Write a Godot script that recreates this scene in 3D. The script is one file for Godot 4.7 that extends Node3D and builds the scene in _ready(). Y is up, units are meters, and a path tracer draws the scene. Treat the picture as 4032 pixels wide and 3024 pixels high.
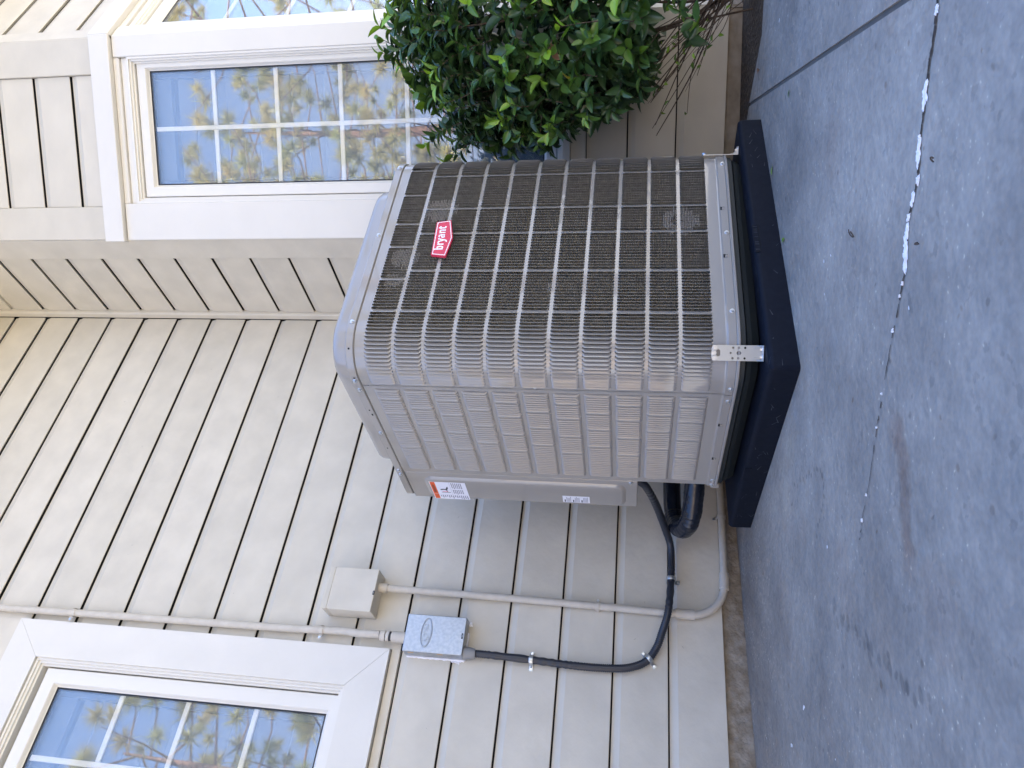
extends Node3D
# A heat-pump condenser beside a lap-sided house. Main wall: z = 0, x to the right along it, z towards the camera.

var rng := RandomNumberGenerator.new()
var used := {}
var M := {}

# ---------------------------------------------------------------- mesh helper
class MB:
	var v := PackedVector3Array()
	var n := PackedVector3Array()
	var uv := PackedVector2Array()
	var col := PackedColorArray()
	var ix := PackedInt32Array()
	var t := Transform3D.IDENTITY
	func tri(a: Vector3, b: Vector3, c: Vector3) -> void:
		a = t * a; b = t * b; c = t * c
		var nn := (b - a).cross(c - a)
		if nn.length() < 1e-14: return
		nn = nn.normalized()
		var i := v.size()
		v.append_array([a, b, c]); n.append_array([nn, nn, nn])
		uv.append_array([Vector2.ZERO, Vector2.ZERO, Vector2.ZERO])
		ix.append_array([i, i + 2, i + 1])
	func quad(a: Vector3, b: Vector3, c: Vector3, d: Vector3) -> void:   # counter-clockwise seen from outside
		a = t * a; b = t * b; c = t * c; d = t * d
		var nn := (c - a).cross(d - b)
		if nn.length() < 1e-14: return
		nn = nn.normalized()
		var i := v.size()
		v.append_array([a, b, c, d]); n.append_array([nn, nn, nn, nn])
		uv.append_array([Vector2(0, 1), Vector2(1, 1), Vector2(1, 0), Vector2(0, 0)])
		ix.append_array([i, i + 2, i + 1, i, i + 3, i + 2])
	func grid(rows: Array, wrap := false) -> void:   # rows[i][j]; outside is (d/dj) x (d/di); smooth normals
		var ni := rows.size()
		var nj: int = rows[0].size()
		var base := v.size()
		for i in ni:
			for j in nj:
				var p: Vector3 = rows[i][j]
				var j0 := (j - 1 + nj) % nj if wrap else maxi(j - 1, 0)
				var j1 := (j + 1) % nj if wrap else mini(j + 1, nj - 1)
				var dj: Vector3 = rows[i][j1] - rows[i][j0]
				var di: Vector3 = rows[mini(i + 1, ni - 1)][j] - rows[maxi(i - 1, 0)][j]
				var nn := dj.cross(di)
				if nn.length() < 1e-14: nn = Vector3.UP
				v.append(t * p); n.append((t.basis * nn).normalized())
				uv.append(Vector2(float(j) / maxf(nj - 1, 1), float(i) / maxf(ni - 1, 1)))
		for i in ni - 1:
			for j in (nj if wrap else nj - 1):
				var j1 := (j + 1) % nj
				var a := base + i * nj + j
				var b := base + i * nj + j1
				var c := base + (i + 1) * nj + j1
				var d := base + (i + 1) * nj + j
				ix.append_array([a, c, b, a, d, c])
	func box(c: Vector3, s: Vector3, ch := 0.0) -> void:   # chamfered box
		var h := s * 0.5
		ch = minf(ch, minf(h.x, minf(h.y, h.z)) * 0.9)
		var P := func(sx, sy, sz, k): # k = axis that reaches the full size
			return c + Vector3(sx * (h.x - (0.0 if k == 0 else ch)), sy * (h.y - (0.0 if k == 1 else ch)), sz * (h.z - (0.0 if k == 2 else ch)))
		for g in [-1, 1]:
			var a := [P.call(g, -1, -1, 0), P.call(g, 1, -1, 0), P.call(g, 1, 1, 0), P.call(g, -1, 1, 0)]
			if g < 0: a.reverse()
			quad(a[0], a[1], a[2], a[3])
			a = [P.call(-1, g, -1, 1), P.call(-1, g, 1, 1), P.call(1, g, 1, 1), P.call(1, g, -1, 1)]
			if g < 0: a.reverse()
			quad(a[0], a[1], a[2], a[3])
			a = [P.call(-1, -1, g, 2), P.call(1, -1, g, 2), P.call(1, 1, g, 2), P.call(-1, 1, g, 2)]
			if g < 0: a.reverse()
			quad(a[0], a[1], a[2], a[3])
		if ch <= 0.0: return
		for p in [-1, 1]:
			for q in [-1, 1]:
				var e := [P.call(p, q, -1, 0), P.call(p, q, -1, 1), P.call(p, q, 1, 1), P.call(p, q, 1, 0)]
				if p * q < 0: e.reverse()
				quad(e[0], e[1], e[2], e[3])
				e = [P.call(-1, p, q, 1), P.call(-1, p, q, 2), P.call(1, p, q, 2), P.call(1, p, q, 1)]
				if p * q < 0: e.reverse()
				quad(e[0], e[1], e[2], e[3])
				e = [P.call(p, -1, q, 2), P.call(p, -1, q, 0), P.call(p, 1, q, 0), P.call(p, 1, q, 2)]
				if p * q < 0: e.reverse()
				quad(e[0], e[1], e[2], e[3])
				for r in [-1, 1]:
					var f := [P.call(p, q, r, 0), P.call(p, q, r, 1), P.call(p, q, r, 2)]
					if p * q * r < 0: f.reverse()
					tri(f[0], f[1], f[2])
	func prism(shape: PackedVector2Array, o: Vector3, ex: Vector3, ey: Vector3, d: Vector3, caps := true) -> void:   # sweeps a flat outline along d
		var poly := shape.duplicate()
		var k := poly.size()
		var area := 0.0
		for i in k: area += poly[i].cross(poly[(i + 1) % k])
		var facing := signf(ex.cross(ey).dot(d))
		if area * facing < 0: poly.reverse()
		for i in k:
			var p := poly[i]
			var q := poly[(i + 1) % k]
			var a := o + ex * p.x + ey * p.y
			var b := o + ex * q.x + ey * q.y
			quad(a, b, b + d, a + d)
		if caps:
			var tr := Geometry2D.triangulate_polygon(poly)
			for i in range(0, tr.size(), 3):
				var a := poly[tr[i]]; var b := poly[tr[i + 1]]; var c := poly[tr[i + 2]]
				if (b - a).cross(c - a) * facing < 0: var w := b; b = c; c = w
				tri(o + d + ex * a.x + ey * a.y, o + d + ex * b.x + ey * b.y, o + d + ex * c.x + ey * c.y)
				tri(o + ex * a.x + ey * a.y, o + ex * c.x + ey * c.y, o + ex * b.x + ey * b.y)
	func tube(pts: Array, rad, seg := 10, caps := true) -> void:
		var rows := []
		var k := pts.size()
		var tan0: Vector3 = (pts[1] - pts[0]).normalized()
		var side := tan0.cross(Vector3.UP)
		if side.length() < 0.05: side = tan0.cross(Vector3.RIGHT)
		side = side.normalized()
		for i in k:
			var tn: Vector3 = (pts[mini(i + 1, k - 1)] - pts[maxi(i - 1, 0)]).normalized()
			side = (side - tn * side.dot(tn)).normalized()
			var up := side.cross(tn)
			var r: float = rad[i] if rad is Array else rad
			var row := []
			for j in seg:
				var a := -TAU * j / seg
				row.append(pts[i] + (side * cos(a) + up * sin(a)) * r)
			rows.append(row)
		grid(rows, true)
		if caps:
			for j in seg:
				tri(pts[0], rows[0][j], rows[0][(j + 1) % seg])
				tri(pts[k - 1], rows[k - 1][(j + 1) % seg], rows[k - 1][j])
	func loft(rings: Array, cap_top := true, cap_bottom := false) -> void:   # rings counter-clockwise from above, rising
		grid(rings, true)
		if cap_top: fan(rings[-1], false)
		if cap_bottom: fan(rings[0], true)
	func fan(r: Array, flip: bool) -> void:
		var c := Vector3.ZERO
		for p in r: c += p
		c /= r.size()
		for j in r.size():
			if flip: tri(c, r[(j + 1) % r.size()], r[j])
			else: tri(c, r[j], r[(j + 1) % r.size()])
	func mesh() -> ArrayMesh:
		var a := []
		a.resize(Mesh.ARRAY_MAX)
		a[Mesh.ARRAY_VERTEX] = v
		a[Mesh.ARRAY_NORMAL] = n
		a[Mesh.ARRAY_TEX_UV] = uv
		if col.size() == v.size() and col.size() > 0: a[Mesh.ARRAY_COLOR] = col
		a[Mesh.ARRAY_INDEX] = ix
		var m := ArrayMesh.new()
		m.add_surface_from_arrays(Mesh.PRIMITIVE_TRIANGLES, a)
		return m

# ---------------------------------------------------------------- objects
func numbered(called: String) -> String:
	var k: int = used.get(called, 0)
	used[called] = k + 1
	return called if k == 0 else "%s_%03d" % [called, k]

func tag(o: Node, label: String, category: String, group := "") -> void:
	o.set_meta("label", label); o.set_meta("category", category)
	if group: o.set_meta("group", group)

func thing(called: String, label: String, category: String, at := Vector3.ZERO, group := "") -> Node3D:
	var o := Node3D.new()
	o.name = numbered(called); add_child(o, true)
	o.position = at
	tag(o, label, category, group)
	return o

func obj(called: String, mb, mat: Material, parent: Node = self, xf := Transform3D.IDENTITY) -> MeshInstance3D:
	var o := MeshInstance3D.new()
	o.name = numbered(called) if parent == self else called
	o.mesh = mb.mesh() if mb is MB else mb
	o.material_override = mat
	o.transform = xf
	parent.add_child(o, true)
	return o

func struct(called: String, mb, mat: Material) -> MeshInstance3D:
	var o := obj(called, mb, mat)
	o.set_meta("kind", "structure")
	return o

func lin(r: float, g: float, b: float) -> Color:
	return Color(r, g, b).linear_to_srgb()

func mat(called: String, c: Color, rough: float, metal := 0.0) -> StandardMaterial3D:
	var m := StandardMaterial3D.new()
	m.resource_name = called
	m.albedo_color = c; m.roughness = rough; m.metallic = metal
	M[called] = m
	return m

func noise_tex(freq: float, seed_: int, lo: Color, hi: Color, size := 512, oct := 4, normal := false, bump := 4.0) -> NoiseTexture2D:
	var f := FastNoiseLite.new()
	f.seed = seed_; f.frequency = freq; f.fractal_octaves = oct
	f.noise_type = FastNoiseLite.TYPE_SIMPLEX_SMOOTH
	var tx := NoiseTexture2D.new()
	tx.width = size; tx.height = size; tx.seamless = true; tx.noise = f
	if normal:
		tx.as_normal_map = true; tx.bump_strength = bump
	else:
		var g := Gradient.new()
		g.set_color(0, lo); g.set_color(1, hi)
		tx.color_ramp = g
	return tx

func wear(m: StandardMaterial3D, tex: Texture2D, per_m: float, nrm: Texture2D = null, nscale := 0.3) -> void:   # world-mapped colour grain and fine relief
	m.albedo_texture = tex
	m.uv1_triplanar = true; m.uv1_world_triplanar = true
	m.uv1_scale = Vector3.ONE * per_m
	if nrm:
		m.normal_enabled = true; m.normal_texture = nrm; m.normal_scale = nscale

func smooth_path(p: Array, steps := 6) -> Array:
	var out := []
	for i in p.size() - 1:
		var a: Vector3 = p[maxi(i - 1, 0)]; var b: Vector3 = p[i]; var c: Vector3 = p[i + 1]; var d: Vector3 = p[mini(i + 2, p.size() - 1)]
		for k in steps: out.append(b.cubic_interpolate(c, a, d, float(k) / steps))
	out.append(p[-1])
	return out

# ---------------------------------------------------------------- main
func _ready() -> void:
	rng.seed = 71
	setup_view()
	make_materials()
	make_ground()
	make_house()
	make_pad()
	make_unit()
	make_brackets()
	make_boxes()
	make_pipes()
	make_bush()
	make_debris()
	make_surroundings()

func setup_view() -> void:
	var cam := Camera3D.new()
	cam.name = "camera"
	cam.transform = Transform3D(Basis(Vector3(0.113578, -0.986425, -0.118599), Vector3(0.810871, 0.023057, 0.584770), Vector3(-0.574097, -0.162586, 0.802482)).orthonormalized(), Vector3(0, 0.405, 2.815))
	cam.fov = 54.16; cam.keep_aspect = Camera3D.KEEP_HEIGHT
	cam.near = 0.05; cam.far = 400.0
	add_child(cam)
	cam.current = true
	var env := Environment.new()
	env.background_mode = Environment.BG_SKY
	var sm := ProceduralSkyMaterial.new()
	sm.sky_top_color = lin(0.108, 0.232, 0.560)
	sm.sky_horizon_color = lin(0.80, 0.80, 0.79)
	sm.sky_curve = 0.17
	sm.ground_bottom_color = lin(0.2, 0.19, 0.18); sm.ground_horizon_color = lin(0.34, 0.45, 0.6)
	sm.sky_energy_multiplier = 0.78
	sm.sun_angle_max = 12.0
	var sky := Sky.new(); sky.sky_material = sm
	env.sky = sky
	env.tonemap_mode = Environment.TONE_MAPPER_LINEAR
	env.tonemap_exposure = 8.0
	env.sdfgi_enabled = true; env.ssao_enabled = true; env.ssil_enabled = true
	var we := WorldEnvironment.new()
	we.name = "world_environment"; we.environment = env
	add_child(we)
	var sun := DirectionalLight3D.new()
	sun.name = "sun"
	sun.light_energy = 1.6; sun.light_color = Color(1.0, 0.97, 0.93)
	sun.light_angular_distance = 0.53; sun.shadow_enabled = true
	add_child(sun)
	sun.look_at_from_position(Vector3.ZERO, Vector3(-0.62, -1.0, 0.52), Vector3.UP)

func make_materials() -> void:
	var grain := noise_tex(0.012, 3, Color(0.93, 0.93, 0.93), Color(1, 1, 1), 512, 5)
	var brush := noise_tex(0.05, 9, Color.BLACK, Color.WHITE, 512, 4, true, 3.0)
	wear(mat("siding_paint", lin(0.612, 0.562, 0.462), 0.55), grain, 0.7, brush, 0.12)
	wear(mat("siding_paint_two", lin(0.597, 0.548, 0.450), 0.58), grain, 0.9, brush, 0.14)
	wear(mat("siding_paint_three", lin(0.625, 0.573, 0.471), 0.52), grain, 0.8, brush, 0.12)
	wear(mat("trim_paint", lin(0.69, 0.655, 0.585), 0.42), noise_tex(0.01, 4, Color(0.96, 0.96, 0.96), Color(1, 1, 1), 256), 0.8, brush, 0.05)
	mat("vinyl", lin(0.69, 0.66, 0.595), 0.35)
	mat("gasket", lin(0.012, 0.012, 0.013), 0.6)
	mat("paper", lin(0.006, 0.006, 0.006), 0.95)
	var gl := mat("glass", Color(0.9, 0.97, 1.0, 0.03), 0.0)
	gl.transparency = BaseMaterial3D.TRANSPARENCY_ALPHA
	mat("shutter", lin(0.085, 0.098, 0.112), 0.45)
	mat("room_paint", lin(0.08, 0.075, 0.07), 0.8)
	wear(mat("foundation", lin(0.38, 0.335, 0.275), 0.9), noise_tex(0.02, 15, Color(0.72, 0.68, 0.62), Color(1, 1, 1), 512, 5), 1.6, noise_tex(0.03, 16, Color.BLACK, Color.WHITE, 512, 5, true, 8.0), 0.5)
	wear(mat("soil", lin(0.11, 0.078, 0.052), 1.0), noise_tex(0.05, 17, Color(0.5, 0.45, 0.4), Color(1, 1, 1), 256, 5), 3.0, noise_tex(0.06, 18, Color.BLACK, Color.WHITE, 256, 5, true, 10.0), 1.0)
	# the unit
	var cab := mat("cabinet_paint", lin(0.30, 0.278, 0.25), 0.28)
	cab.clearcoat_enabled = true; cab.clearcoat = 1.0; cab.clearcoat_roughness = 0.035
	cab.normal_enabled = true; cab.normal_texture = noise_tex(0.006, 21, Color.BLACK, Color.WHITE, 512, 2, true, 2.0)
	cab.uv1_triplanar = true; cab.uv1_world_triplanar = true; cab.normal_scale = 0.10; cab.uv1_scale = Vector3.ONE * 1.5
	mat("cabinet_dark", lin(0.02, 0.02, 0.022), 0.6)
	var fin := mat("coil_fin", lin(0.88, 0.81, 0.65), 0.30, 0.3)
	wear(fin, noise_tex(0.03, 23, Color(0.35, 0.34, 0.32), Color(1, 1, 1), 256, 3), 5.0)
	mat("glint_paint", lin(0.92, 0.87, 0.79), 0.3, 0.1)  # pale colour for the light glints painted on the coil
	mat("coil_dark", lin(0.37, 0.335, 0.275), 0.5, 0.1)
	var bp := mat("black_plastic", lin(0.0075, 0.0105, 0.0185), 0.62)
	wear(bp, noise_tex(0.03, 25, Color(0.75, 0.78, 0.85), Color(1, 1, 1), 512, 5), 2.0, noise_tex(0.08, 26, Color.BLACK, Color.WHITE, 256, 3, true, 1.0), 0.12)
	bp.metallic_specular = 0.25
	mat("base_plastic", lin(0.010, 0.0145, 0.0165), 0.55)
	mat("scuff", lin(0.04, 0.046, 0.06), 0.75)
	mat("zinc", lin(0.62, 0.64, 0.66), 0.28, 0.9)
	var galv := mat("galvanised", lin(0.45, 0.47, 0.49), 0.36, 0.75)
	wear(galv, noise_tex(0.03, 27, Color(0.86, 0.88, 0.90), Color(1, 1, 1), 512, 3), 4.0, noise_tex(0.014, 28, Color.BLACK, Color.WHITE, 512, 3, true, 4.0), 0.22)
	mat("strap_steel", lin(0.52, 0.55, 0.56), 0.32, 0.85)
	mat("badge_red", lin(0.62, 0.030, 0.075), 0.35)
	mat("badge_white", lin(0.85, 0.85, 0.86), 0.4)
	mat("hose_black", lin(0.022, 0.026, 0.036), 0.38)
	mat("tape_black", lin(0.011, 0.014, 0.022), 0.25)
	mat("caulk", lin(0.82, 0.81, 0.83), 0.4)
	mat("fitting_grey", lin(0.24, 0.24, 0.235), 0.5)
	mat("copper_brass", lin(0.70, 0.42, 0.16), 0.35, 0.9)
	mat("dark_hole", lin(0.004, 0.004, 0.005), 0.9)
	# plants
	for d in [["leaf_dark", 0.036, 0.080, 0.026], ["leaf_mid", 0.085, 0.170, 0.022], ["leaf_bright", 0.19, 0.335, 0.026], ["leaf_yellow", 0.30, 0.24, 0.03], ["leaf_brown", 0.20, 0.095, 0.045]]:
		var lm := mat(d[0], lin(d[1], d[2], d[3]), 0.30 if d[0] != "leaf_brown" else 0.7)
		lm.backlight_enabled = true; lm.backlight = Color(0.30, 0.42, 0.06) if d[0] != "leaf_brown" else Color(0.1, 0.05, 0.02)
	var lc := mat("leaf_varied", Color.WHITE, 0.32)
	lc.vertex_color_use_as_albedo = true
	wear(mat("bark", lin(0.125, 0.092, 0.068), 0.9), noise_tex(0.06, 31, Color(0.6, 0.58, 0.55), Color(1, 1, 1), 256, 4), 6.0)
	wear(mat("pine_bark", lin(0.36, 0.19, 0.12), 0.9), noise_tex(0.04, 32, Color(0.4, 0.36, 0.32), Color(1, 1, 1), 256, 4), 1.0)
	var nd := mat("pine_needles", Color.WHITE, 0.5)
	nd.backlight_enabled = true; nd.backlight = Color(0.5, 0.5, 0.3)
	nd.vertex_color_use_as_albedo = true
	wear(mat("stucco", lin(0.60, 0.48, 0.36), 0.9), noise_tex(0.02, 33, Color(0.85, 0.85, 0.85), Color(1, 1, 1), 256, 4), 0.5)
	wear(mat("roof_shake", lin(0.30, 0.235, 0.18), 0.9), noise_tex(0.03, 34, Color(0.6, 0.58, 0.55), Color(1, 1, 1), 256, 4), 0.6)
	wear(mat("lawn", lin(0.25, 0.21, 0.12), 1.0), noise_tex(0.04, 35, Color(0.6, 0.6, 0.55), Color(1, 1, 1), 512, 5), 0.4)

# ---------------------------------------------------------------- ground
func gy(x: float) -> float:   # the drive rises gently to the right
	return 0.02 * (clampf(x, -6.0, 6.0) - 1.25)

func concrete_texture() -> ImageTexture:
	var S := 1400
	var nz := []
	for k in [[0.0016, 41, 4], [0.008, 42, 4], [0.045, 43, 3], [0.16, 44, 2], [0.02, 45, 5]]:
		var f := FastNoiseLite.new()
		f.frequency = k[0]; f.seed = k[1]; f.fractal_octaves = k[2]; f.noise_type = FastNoiseLite.TYPE_SIMPLEX_SMOOTH
		nz.append(f.get_image(S, S).get_data())
	var d := PackedByteArray()
	d.resize(S * S * 3)
	var a0: PackedByteArray = nz[0]; var a1: PackedByteArray = nz[1]; var a2: PackedByteArray = nz[2]; var a3: PackedByteArray = nz[3]; var a4: PackedByteArray = nz[4]
	var cell := 3.2 / S
	for y in S:
		var z := -0.2 + y * cell
		var near_wall := clampf(1.0 - z / 0.75, 0.0, 1.0)
		var wall_tone := 1.0 - 0.16 * near_wall  # concrete darker towards the wall
		var speck_at := 220.0 - 19.0 * near_wall
		for x in S:
			var i := y * S + x
			var g := 0.568 + 0.19 * (a0[i] / 255.0 - 0.5) + 0.11 * (a1[i] / 255.0 - 0.5) + 0.06 * (a2[i] / 255.0 - 0.5) + 0.055 * (a3[i] / 255.0 - 0.5)
			g *= wall_tone
			var warm := 0.012 + 0.035 * near_wall * (a4[i] / 255.0)
			if a2[i] > 172 and a4[i] < 88: g *= 0.91          # small grey pits
			var w := 0.0
			if a3[i] > speck_at and a1[i] > 132: w = 0.75     # splashes of paint
			var r := lerpf(g + warm - 0.012, 0.86, w)
			var gg := lerpf(g, 0.85, w)
			var b := lerpf(g + 0.035 - warm, 0.82, w)
			d[i * 3] = clampi(int(r * 255), 0, 255)
			d[i * 3 + 1] = clampi(int(gg * 255), 0, 255)
			d[i * 3 + 2] = clampi(int(b * 255), 0, 255)
	var im := Image.create_from_data(S, S, false, Image.FORMAT_RGB8, d)
	# stains with a shape of their own: [x, z, radius x, radius z, strength, warm]
	var st := []
	for k in 16:   # the damp brown streak
		var u := k / 15.0
		st.append([lerpf(0.72, 0.505, u), lerpf(1.72, 1.675, u) + 0.018 * sin(u * 5.0), 0.032, 0.028 + 0.008 * sin(u * 7.0), 0.017, 0.006])
	for k in 26:   # tyre marks
		var u := k / 25.0
		st.append([lerpf(0.60, 0.30, u) + rng.randf_range(-0.015, 0.015), lerpf(1.20, 1.62, u) + rng.randf_range(-0.02, 0.02), rng.randf_range(0.006, 0.02), rng.randf_range(0.006, 0.012), 0.07, 0.0])
	for k in 22:
		var u := k / 21.0
		st.append([0.98 - 0.20 * u + rng.randf_range(-0.006, 0.006), 1.02 + 0.26 * sin(u * 2.6) + rng.randf_range(-0.006, 0.006), 0.006, 0.005, 0.09, 0.0])
	for k in 190:
		st.append([rng.randf_range(0.05, 2.4), rng.randf_range(0.25, 2.4), rng.randf_range(0.002, 0.007), rng.randf_range(0.002, 0.007), rng.randf_range(0.03, 0.12), rng.randf_range(0.0, 0.03)])
	for k in 60:
		st.append([rng.randf_range(0.05, 2.4), rng.randf_range(0.2, 2.4), rng.randf_range(0.03, 0.12), rng.randf_range(0.02, 0.08), rng.randf_range(-0.018, 0.022), rng.randf_range(-0.006, 0.008)])
	for s in st:
		var x0: int = clampi(int((s[0] - s[2] * 1.6 + 0.2) / cell), 0, S - 1)
		var x1: int = clampi(int((s[0] + s[2] * 1.6 + 0.2) / cell), 0, S - 1)
		var y0: int = clampi(int((s[1] - s[3] * 1.6 + 0.2) / cell), 0, S - 1)
		var y1: int = clampi(int((s[1] + s[3] * 1.6 + 0.2) / cell), 0, S - 1)
		for y in range(y0, y1 + 1):
			for x in range(x0, x1 + 1):
				var q := Vector2((x * cell - 0.2 - s[0]) / s[2], (y * cell - 0.2 - s[1]) / s[3]).length()
				q += 0.5 * (a2[y * S + x] / 255.0 - 0.5)
				var f: float = s[4] * smoothstep(1.25, 0.75, q)
				if f == 0.0: continue
				var c := im.get_pixel(x, y)
				var wv: float = s[5] * smoothstep(1.25, 0.75, q)
				im.set_pixel(x, y, Color(c.r - f + wv, c.g - f, c.b - f - wv))
	return ImageTexture.create_from_image(im)

func make_ground() -> void:
	var conc := mat("concrete", lin(0.96, 0.86, 0.685), 0.9)
	conc.albedo_texture = concrete_texture()
	conc.normal_enabled = true
	conc.normal_texture = noise_tex(0.08, 47, Color.BLACK, Color.WHITE, 1024, 5, true, 5.0); conc.normal_scale = 0.28
	var plain := mat("concrete_far", lin(0.84, 0.84, 0.83), 0.88)
	wear(plain, noise_tex(0.01, 48, Color(0.60, 0.595, 0.58), Color(0.68, 0.675, 0.66), 1024, 6), 0.4)
	# the slabs near the house, parted by a dirty joint
	var edge := PackedVector2Array([Vector2(2.41, 0.0), Vector2(2.43, 0.5), Vector2(2.478, 0.99), Vector2(2.4727, 1.1266)])
	var j0 := Vector2(2.4727, 1.1266); var j1 := Vector2(1.2449, 2.1431)
	var jd := (j1 - j0).normalized(); var jn := Vector2(-jd.y, jd.x) * 0.006
	var far_joint := j1 + jd * 1.6
	var left_poly := PackedVector2Array([Vector2(-0.2, 0.0)]) + edge.slice(0, 3) + PackedVector2Array([j0 + jn, far_joint + jn, Vector2(-0.2, far_joint.y + 0.01)])
	var right_poly := PackedVector2Array([j0 - jn, Vector2(2.455, 1.28), Vector2(2.437, 1.41), Vector2(2.50, 1.5), Vector2(2.56, 1.75), Vector2(2.60, 2.2), Vector2(2.62, far_joint.y), far_joint - jn])
	var lb := slab(left_poly, true)
	var a := struct("driveway", lb, conc)
	var b := struct("driveway", slab(right_poly, true), conc)
	a.set_meta("label", "blue-grey concrete drive in front of the unit"); b.set_meta("label", "corner slab of the drive beyond the diagonal joint")
	var jb := MB.new()
	var jo := Vector3(0, -0.0045, 0)
	jb.quad(P3(far_joint + jn * 1.5) + jo, P3(far_joint - jn * 1.5) + jo, P3(j0 - jn * 1.5) + jo, P3(j0 + jn * 1.5) + jo)
	struct("joint_dirt", jb, mat("joint_fill", lin(0.13, 0.112, 0.095), 1.0))
	# the rest of the drive, the lawn beyond and the planting bed
	var fb := MB.new()
	for r in [Rect2(-9, -9, 8.8, 17), Rect2(-0.2, far_joint.y + 0.006, 9.2, 8.0 - far_joint.y), Rect2(2.62, 1.75, 6.4, far_joint.y - 1.744)]:
		var xs := [r.position.x, clampf(-6.0, r.position.x, r.end.x), clampf(6.0, r.position.x, r.end.x), r.end.x]
		for k in 3:
			if xs[k + 1] - xs[k] > 0.001:
				fb.quad(P3(Vector2(xs[k], r.end.y)), P3(Vector2(xs[k + 1], r.end.y)), P3(Vector2(xs[k + 1], r.position.y)), P3(Vector2(xs[k], r.position.y)))
	struct("outer_drive", fb, plain)
	var gb := MB.new()
	var gs := []
	for i in 21:
		var row := []
		for k in 21:
			var x := signf(i - 10.0) * pow(absf(i - 10.0) / 10.0, 2.0) * 150.0
			var z := signf(k - 10.0) * pow(absf(k - 10.0) / 10.0, 2.0) * 150.0
			row.append(Vector3(x, gy(x) - 0.10, z))
		gs.append(row)
	for row in gs: row.reverse()
	gb.grid(gs)
	struct("ground", gb, M.lawn)
	var sb := MB.new()
	var bed := PackedVector2Array([Vector2(2.40, 0.40), Vector2(2.478, 0.99), Vector2(2.4727, 1.1266), Vector2(2.455, 1.28), Vector2(2.437, 1.41), Vector2(2.50, 1.5), Vector2(2.56, 1.75), Vector2(4.6, 1.75), Vector2(4.6, 0.40)])
	var tr := Geometry2D.triangulate_polygon(bed)
	for i in range(0, tr.size(), 3):
		var p := bed[tr[i]]; var q := bed[tr[i + 1]]; var r := bed[tr[i + 2]]
		if (q - p).cross(r - p) > 0: var w := q; q = r; r = w
		sb.tri(P3(p) - Vector3(0, 0.018, 0), P3(q) - Vector3(0, 0.018, 0), P3(r) - Vector3(0, 0.018, 0))
	struct("planting_bed", sb, M.soil)
	make_crack()

func P3(p: Vector2) -> Vector3:
	return Vector3(p.x, gy(p.x), p.y)

func slab(poly: PackedVector2Array, near: bool) -> MB:
	var mb := MB.new()
	var k := poly.size()
	var tr := Geometry2D.triangulate_polygon(poly)
	for i in range(0, tr.size(), 3):
		var p := poly[tr[i]]; var q := poly[tr[i + 1]]; var r := poly[tr[i + 2]]
		if (q - p).cross(r - p) > 0: var w := q; q = r; r = w
		mb.tri(P3(p), P3(q), P3(r))
	var ccw := Geometry2D.is_polygon_clockwise(poly)
	for i in k:
		var p := P3(poly[i]); var q := P3(poly[(i + 1) % k])
		var dn := Vector3(0, -0.08, 0)
		if ccw: mb.quad(p, q, q + dn, p + dn)
		else: mb.quad(q, p, p + dn, q + dn)
	for i in mb.v.size():
		mb.uv[i] = Vector2((mb.v[i].x + 0.2) / 3.2, (mb.v[i].z + 0.2) / 3.2)
	return mb

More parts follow.
